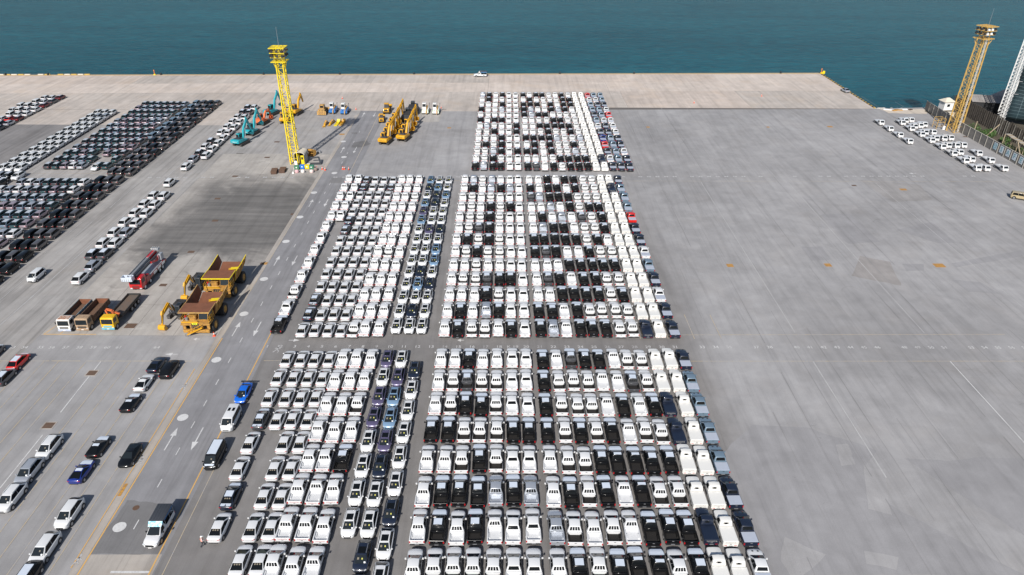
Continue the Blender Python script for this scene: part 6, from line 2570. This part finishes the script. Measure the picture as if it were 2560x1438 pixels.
def shrub(label, x, y, rx, ry, h, n_, seed):
    r_ = random.Random(seed)
    t_ = thing('shrub', label, 'shrub', (x, y, 0), 0, 'shrubs behind the wall')
    m_ = MB()
    for i in range(n_):
        a, q = r_.uniform(0, 2 * PI), math.sqrt(r_.random())
        z = h * (.15 + .85 * r_.random()) * (1 - .55 * q * q)
        c_ = Vector((rx * q * math.cos(a), ry * q * math.sin(a), z))
        u = Vector((r_.gauss(0, 1), r_.gauss(0, 1), r_.gauss(0, .6))).normalized()
        w = u.cross(Vector((r_.gauss(0, 1), r_.gauss(0, 1), r_.gauss(0, 1)))).normalized()
        s = r_.uniform(.12, .3)
        m_.quad(c_ - u * s, c_ - w * s * .5, c_ + u * s, c_ + w * s * .5, M_leaf)
    link('foliage', m_.mesh('foliage', None), t_)
    m_ = MB()
    for i in range(5):
        a = r_.uniform(0, 2 * PI)
        m_.tube((0, 0, 0), (rx * .5 * math.cos(a), ry * .5 * math.sin(a), h * .7), .05, M_board, .02, 5)
    link('stem', m_.mesh('stem', 40), t_)


for i, (x, y, rx, ry, h) in enumerate(((151.5, 223.5, 2.2, 2.4, 2.6), (154.5, 219.5, 2.0, 2.2, 2.2), (152.0, 217.5, 2.2, 2.6, 2.4), (151.5, 205.5, 1.8, 3.0, 2.2), (153.0, 201.5, 1.6, 2.2, 1.9), (150.6, 193.2, 1.6, 1.8, 3.0), (155.5, 213.0, 1.6, 1.6, 1.6), (150.5, 246.5, 1.8, 1.2, 1.3))):
    shrub('green shrub in the strip behind the wall, %s from the sea end' % ORD[i + 1] if i < 7 else 'low green shrub at the sea end of the wall', x, y, rx, ry, h, 420, i)
for i, (a, b) in enumerate((((150.5, 215.8, 2.6), (155.5, 217.8, 4.0)), ((151.2, 207.8, 2.2), (151.4, 208.2, 3.9)), ((150.3, 196.8, 2.4), (149.6, 199.4, 4.4)), ((149.8, 188.3, 2.2), (148.8, 190.6, 4.4)), ((149.0, 219.4, 2.0), (149.3, 219.6, 4.4)))):
    m = MB()
    m.bar(Vector(a) - Vector((0, 0, a[2] - .1)) * 1.0, b, .2, .2, M_timber)
    tag(link('leaning_timber', m.mesh('leaning_timber', 30)), 'pale timber prop leaning behind the wall, %s from the sea end' % ORD[(2, 3, 4, 5, 1)[i]], 'timber', 'timber props behind the wall')
m = MB()
pa, pb = Vector((152.6, 208.8, 3.9)), Vector((151.0, 195.0, 3.9))
for i in range(16):
    c_ = pa.lerp(pb, (i + .5) / 16)
    m.box((c_.x + random.uniform(-.1, .1), c_.y, c_.z + random.uniform(-.06, .06)), (1.5, .8, .08), M_timber if i % 3 else M_concl, rz=random.uniform(-.06, .06))
t = thing('plank_walkway', 'rough plank walkway on posts between wall and fence', 'walkway', (0, 0, 0))
link('planking', m.mesh('planking', 30), t)
for f_ in (.04, .3, .55, .8, .97):
    c_ = pa.lerp(pb, f_)
    m = MB()
    m.tube((c_.x - .5, c_.y, 0), (c_.x - .5, c_.y, 3.9), .1, M_timber, n=6)
    link('post', m.mesh('post', 40), t)


# sheds, hut and blue roof behind the fence
def gable(name, label, x, y, w, d_, h, rh, wallm, roofm, rz=0.0, hip=False, open_front=False):
    t_ = thing(name, label, 'building', (x, y, 0), rz)
    m_ = MB()
    m_.box((0, 0, h / 2), (w, d_, h), wallm)
    link('wall', m_.mesh('wall', 30), t_)
    m_ = MB()
    o_ = .45
    if hip:
        m_.add([(-w / 2 - o_, -d_ / 2 - o_, h), (w / 2 + o_, -d_ / 2 - o_, h), (w / 2 + o_, d_ / 2 + o_, h), (-w / 2 - o_, d_ / 2 + o_, h), (-w * .15, 0, h + rh), (w * .15, 0, h + rh)], [(0, 1, 5, 4), (1, 2, 5), (2, 3, 4, 5), (3, 0, 4), (0, 3, 2, 1)], roofm)
    else:
        m_.add([(-w / 2 - o_, -d_ / 2 - o_, h - .1), (w / 2 + o_, -d_ / 2 - o_, h - .1), (w / 2 + o_, d_ / 2 + o_, h - .1), (-w / 2 - o_, d_ / 2 + o_, h - .1), (0, -d_ / 2 - o_, h + rh), (0, d_ / 2 + o_, h + rh)], [(0, 4, 5, 3), (1, 2, 5, 4), (0, 1, 4), (3, 5, 2), (0, 3, 2, 1)], roofm)
        n_ = int(d_ / .8)
        for i in range(n_):
            y_ = -d_ / 2 + (i + .5) * d_ / n_
            for s in (-1, 1):
                m_.bar((s * (w / 2 + o_), y_, h - .06), (0, y_, h + rh + .03), .06, .04, roofm)
    link('roof', m_.mesh('roof', 20), t_)
    if open_front:
        m_ = MB()
        m_.box((0, -d_ / 2 - .02, h * .42), (w * .8, .06, h * .8), M_black)
        link('doorway', m_.mesh('doorway', 30), t_)
    return t_


M_greyroof = rusty('grey_sheet_roof', (.28, .265, .255), (.19, .17, .16), .4, .5)
M_greyroof2 = rusty('pale_grey_sheet_roof', (.38, .36, .335), (.28, .25, .23), .4, .5)
hut = gable('sea_hut', 'small white hut with pale hipped roof near the water', 155.8, 248.4, 3.4, 3.0, 2.9, 1.2, M_whitep, M_cream, R(6), hip=True)
m = MB()
m.box((-.2, -1.52, 1.7), (1.0, .06, .9), M_glass)
link('window', m.mesh('window', 30), hut)
gable('sheet_shed', 'grey sheet-roofed shed left of the white truss', 168.5, 247.0, 8, 11, 4.0, 1.4, M_black, M_greyroof, R(78))
gable('sheet_shed', 'pale sheet-roofed shed beside the white truss', 177.5, 243.5, 9, 15, 4.4, 2.0, paint('pale_sheet_wall', (.50, .52, .53), .6), M_greyroof2, R(4))
gable('low_blue_shed', 'low shed with light blue roof behind the fence', 168.5, 208.5, 6, 6, 4.2, .9, M_board2, paint('light_blue_roof', (.25, .48, .62), .5), R(20))

# white truss column carrying a tall dark net
t = thing('net_column', 'white steel truss column carrying the dark net', 'truss column', (165.4, 232.2, 0), R(35))
HN = 31.0
for i in range(4):
    m = MB()
    x, y = (-1, 1, 1, -1)[i] * 1.5, (-1, -1, 1, 1)[i] * .9
    m.bar((x, y, 4.0 if i % 2 else 0), (x * .85, y * .85, HN), .26, .26, M_whitep)
    link('chord', m.mesh('chord', 30), t)
for i in range(4):
    j = (i + 1) % 4
    m = MB()
    for q in range(26):
        f0, f1 = q / 26, (q + 1) / 26
        def cp(a, f_):
            x, y = (-1, 1, 1, -1)[a] * 1.5, (-1, -1, 1, 1)[a] * .9
            return Vector((x * lerp(1, .85, f_), y * lerp(1, .85, f_), lerp(1, HN, f_)))
        m.bar(cp(i, f0), cp(j, f0), .1, .1, M_whitep)
        m.bar(cp(i, f0), cp(j, f1), .1, .1, M_whitep)
    link('web', m.mesh('web', 30), t)
k = NT('dark_net')
br = k.n('ShaderNodeTexBrick')
br.offset = 0
br.inputs['Scale'].default_value = .22
br.inputs['Mortar Size'].default_value = .012
br.inputs['Color1'].default_value = (.010, .026, .034, 1)
br.inputs['Color2'].default_value = (.006, .018, .026, 1)
br.inputs['Mortar'].default_value = (.10, .15, .17, 1)
mp = k.n('ShaderNodeTexCoord')
k.l(mp.outputs['UV'], br.inputs[0])
f = k.noise(k.pos(), .25, 4, .6)
k.l(k.mix(k.ramp(f, ((.35, 0.0), (.75, .5))), br.outputs[0], (.02, .06, .075)), k.p.inputs['Base Color'])
k.p.inputs['Roughness'].default_value = .8
M_net = k.m
nt = thing('net_screen', 'tall dark teal net screen at the right frame edge', 'net', (0, 0, 0))
na, nb = Vector((166.8, 232.0, 0)), Vector((204, 210, 0))
m = MB()
NU, NV = 24, 16
P, UVs = [], []
dn = (nb - na).normalized()
nn = Vector((dn.y, -dn.x, 0))
for j in range(NV + 1):
    for i in range(NU + 1):
        u, v_ = i / NU, j / NV
        c_ = na.lerp(nb, u) + nn * (1.4 * math.sin(u * 9) * math.sin(PI * v_) + .5 * math.sin(v_ * 11 + u * 5))
        P.append((c_.x, c_.y, lerp(1.5, 26.5 - 2.5 * math.sin(PI * u), v_)))
m.add(P, [(j * (NU + 1) + i, j * (NU + 1) + i + 1, (j + 1) * (NU + 1) + i + 1, (j + 1) * (NU + 1) + i) for j in range(NV) for i in range(NU)], M_net)
me = m.mesh('mesh_sheet', None)
me.polygons.foreach_set('use_smooth', [True] * len(me.polygons))
uv = me.uv_layers.new(name='UVMap')
for lp in me.loops:
    q = lp.vertex_index
    uv.data[lp.index].uv = ((q % (NU + 1)) / NU * 34, (q // (NU + 1)) / NV * 26)
so_ = link('mesh_sheet', me, nt)
sd = so_.modifiers.new('thick', 'SOLIDIFY')
sd.thickness = .05
for q in range(7):
    z = 1.6 + q * 4.1
    m = MB()
    m.tube(na + Vector((0, 0, z)), nb + Vector((0, 0, z)), .06, M_steel, n=6)
    link('cable', m.mesh('cable', 40), nt)
m = MB()
m.tube(nb, nb + Vector((0, 0, 30)), .35, M_whitep, n=10)
link('far_post', m.mesh('far_post', 40), nt)

# rocks along the shore
m = MB()
rr = random.Random(8)
M_rock = paint('pale_rock', (.55, .52, .48), .9, 0, 0, .3)
for i in range(150):
    x = rr.uniform(131.8, 152)
    y = 248.9 + (x - 131.3) * .1 + rr.uniform(0, 2.4)
    s = rr.uniform(.25, .75)
    c_ = (x, y, -.15 - (y - 249) * .45 + rr.uniform(-.1, .2))
    n_ = 6
    rings = []
    for z, q in ((-.5, .6), (-.1, 1.0), (.3, .8), (.55, .3)):
        rings.append([(c_[0] + s * q * math.cos(2 * PI * k_ / n_) * rr.uniform(.8, 1.2), c_[1] + s * q * math.sin(2 * PI * k_ / n_) * rr.uniform(.8, 1.2), c_[2] + s * z) for k_ in range(n_)])
    m.rings(rings, M_rock)
o_ = link('shore_rocks', m.mesh('shore_rocks', None), kind='stuff')
tag(o_, 'pale rubble rocks along the shore right of the quay', 'rocks')
m = MB()
for i, (x, y, w_, c_) in enumerate(((135.0, 247.2, 3.2, M_whitep), (138.5, 246.8, 2.6, M_orplate), (140.5, 247.6, 3.0, M_whitep), (136.8, 246.2, 1.6, M_orplate), (143.0, 247.4, 1.4, M_rustd))):
    m2 = MB()
    m2.box((0, 0, .12), (w_, .9, .2), c_)
    tag(link('debris_sheet', m2.mesh('debris_sheet', 30), None, (x, y, 0), .2 * i - .3), '%s sheet of debris lying on the sand, %s from the quay' % ({M_whitep: 'white', M_orplate: 'orange', M_rustd: 'rusty'}[c_], ORD[(1, 3, 4, 2, 5)[i]]), 'debris', 'debris on the sand')
m = MB()
m.box((0, 0, 1.1), (1.6, 1.4, 2.2), M_cream)
m.box((0, 0, 2.25), (2.0, 1.8, .12), M_cream)
m.box((-.81, 0, 1.4), (.04, .8, .8), M_glass)
tag(link('meter_box', m.mesh('meter_box', 30), None, (150.8, 236.5, 0)), 'small pale cabinet behind the ochre mast', 'cabinet')
t = thing('mast_cage', 'ochre access cage at the foot of the right mast', 'cage', (141.6, 226.5, 0))
m = MB()
for x in (-1.2, 1.2):
    for y in (-1.2, 1.2):
        m.tube((x, y, 0), (x, y, 3.4), .07, M_ochre, n=6)
for z in (1.0, 2.2, 3.4):
    for s in (-1.2, 1.2):
        m.tube((-1.2, s, z), (1.2, s, z), .05, M_ochre, n=6)
        m.tube((s, -1.2, z), (s, 1.2, z), .05, M_ochre, n=6)
link('frame', m.mesh('frame', 40), t)
m = MB()
m.box((.2, .1, .8), (.9, .7, 1.6), M_steel)
m.box((1.0, -1.6, .6), (.7, .5, 1.2), M_whitep)
link('cabinet', m.mesh('cabinet', 30), t)

# ---- the worker in an orange vest
p = g(508, 1366)
t = thing('person', 'person in white helmet and orange vest beside a white sedan', 'person', (p.x, p.y, 0), R(-62))
M_skin = paint('skin', (.36, .20, .13), .6)
M_trou = paint('dark_trousers', (.03, .03, .04), .8)
M_vest = paint('orange_vest', (.80, .16, .02), .6)
M_shirt = paint('pale_shirt', (.60, .60, .64), .7)
J = {'pel': (0, 0, .93, .15, .11), 'spine': (0, .02, 1.14, .15, .11), 'chest': (0, .04, 1.32, .17, .12), 'neck': (0, .06, 1.47, .06, .06), 'head': (0, .09, 1.60, .085, .10), 'top': (0, .10, 1.70, .07, .085),
     'hipL': (-.09, 0, .90, .10, .10), 'kneeL': (-.10, .22, .50, .065, .065), 'ankL': (-.10, .16, .09, .045, .045), 'toeL': (-.10, .34, .04, .04, .035),
     'hipR': (.09, 0, .90, .10, .10), 'kneeR': (.10, .0, .49, .065, .065), 'ankR': (.10, -.30, .13, .045, .045), 'toeR': (.10, -.16, .04, .04, .035),
     'shL': (-.20, .04, 1.40, .06, .06), 'elL': (-.27, -.08, 1.14, .045, .045), 'wrL': (-.24, .06, .92, .033, .033), 'haL': (-.23, .10, .85, .035, .022),
     'shR': (.20, .04, 1.40, .06, .06), 'elR': (.28, .10, 1.14, .045, .045), 'wrR': (.20, .32, 1.06, .033, .033), 'haR': (.17, .40, 1.04, .035, .022)}
E_ = [('pel', 'spine'), ('spine', 'chest'), ('chest', 'neck'), ('neck', 'head'), ('head', 'top'), ('pel', 'hipL'), ('hipL', 'kneeL'), ('kneeL', 'ankL'), ('ankL', 'toeL'), ('pel', 'hipR'), ('hipR', 'kneeR'), ('kneeR', 'ankR'), ('ankR', 'toeR'),
      ('chest', 'shL'), ('shL', 'elL'), ('elL', 'wrL'), ('wrL', 'haL'), ('chest', 'shR'), ('shR', 'elR'), ('elR', 'wrR'), ('wrR', 'haR')]
ks = list(J)
me = bpy.data.meshes.new('body')
me.from_pydata([J[q][:3] for q in ks], [(ks.index(a), ks.index(b)) for a, b in E_], [])
bo = bpy.data.objects.new('body', me)
C.objects.link(bo)
md = bo.modifiers.new('skin', 'SKIN')
sk = me.skin_vertices[0].data
for i, q in enumerate(ks):
    sk[i].radius = J[q][3:5]
    sk[i].use_root = q == 'pel'
bo.modifiers.new('sub', 'SUBSURF').levels = 2
dg = bpy.context.evaluated_depsgraph_get()
dg.update()
nm = bpy.data.meshes.new_from_object(bo.evaluated_get(dg))
bpy.data.objects.remove(bo)
nm.materials.clear()
for q in (M_skin, M_trou, M_shirt):
    nm.materials.append(q)
for pl in nm.polygons:
    c_ = pl.center
    pl.use_smooth = True
    pl.material_index = 1 if c_.z < .95 and abs(c_.x) < .19 else (2 if .95 <= c_.z < 1.46 and not (c_.y > .30) else 0)
hb_ = link('body', nm, t)
m = MB()
for hx, hy, hz, sx in ((-.23, .11, .83, -1), (.165, .42, 1.035, 1)):
    for i in range(4):
        a = Vector((hx + (i - 1.5) * .017, hy, hz))
        b = a + Vector((0, .03, -.03 - .004 * (1.5 - abs(i - 1.5))))
        c_ = b + Vector((0, -.005, -.03))
        m.tube(a, b, .0085, M_skin, n=6)
        m.tube(b, c_, .008, M_skin, n=6)
    a = Vector((hx - sx * .035, hy - .03, hz + .03))
    m.tube(a, a + Vector((-sx * .015, .04, -.025)), .009, M_skin, n=6)
link('fingers', m.mesh('fingers', 40), hb_)
m = MB()
for sx in (-1, 1):
    m.box((sx * .03, .185, 1.61), (.022, .012, .012), M_black)
m.box((0, .195, 1.58), (.022, .03, .035), M_skin)
m.box((0, .182, 1.54), (.045, .01, .01), paint('lips', (.3, .1, .09), .5))
for sx in (-1, 1):
    m.box((sx * .09, .10, 1.59), (.02, .035, .055), M_skin)
link('face', m.mesh('face', 40), hb_)
m = MB()
n_ = 14
rings = []
for z, rx, ry in ((.98, .185, .145), (1.1, .18, .145), (1.25, .19, .15), (1.36, .20, .15), (1.44, .15, .12)):
    rings.append([(rx * math.cos(2 * PI * i / n_), .035 + ry * math.sin(2 * PI * i / n_), z) for i in range(n_)])
m.rings(rings, M_vest, caps=False)
for z0, z1 in ((1.06, 1.10), (1.2, 1.24)):
    m.rings([[(.197 * math.cos(2 * PI * i / n_), .035 + .157 * math.sin(2 * PI * i / n_), z) for i in range(n_)] for z in (z0, z1)], M_paper, caps=False)
link('safety_vest', m.mesh('safety_vest', 60), t)
m = MB()
rings = []
for i in range(6):
    a = PI / 2 * i / 5
    rings.append([(.125 * math.cos(a) * math.cos(2 * PI * q / n_) + .0, .10 + .15 * math.cos(a) * math.sin(2 * PI * q / n_), 1.645 + .13 * math.sin(a)) for q in range(n_)])
m.rings(rings, M_whitep)
m.box((0, .25, 1.65), (.16, .10, .015), M_whitep)
link('safety_helmet', m.mesh('safety_helmet', 60), t)
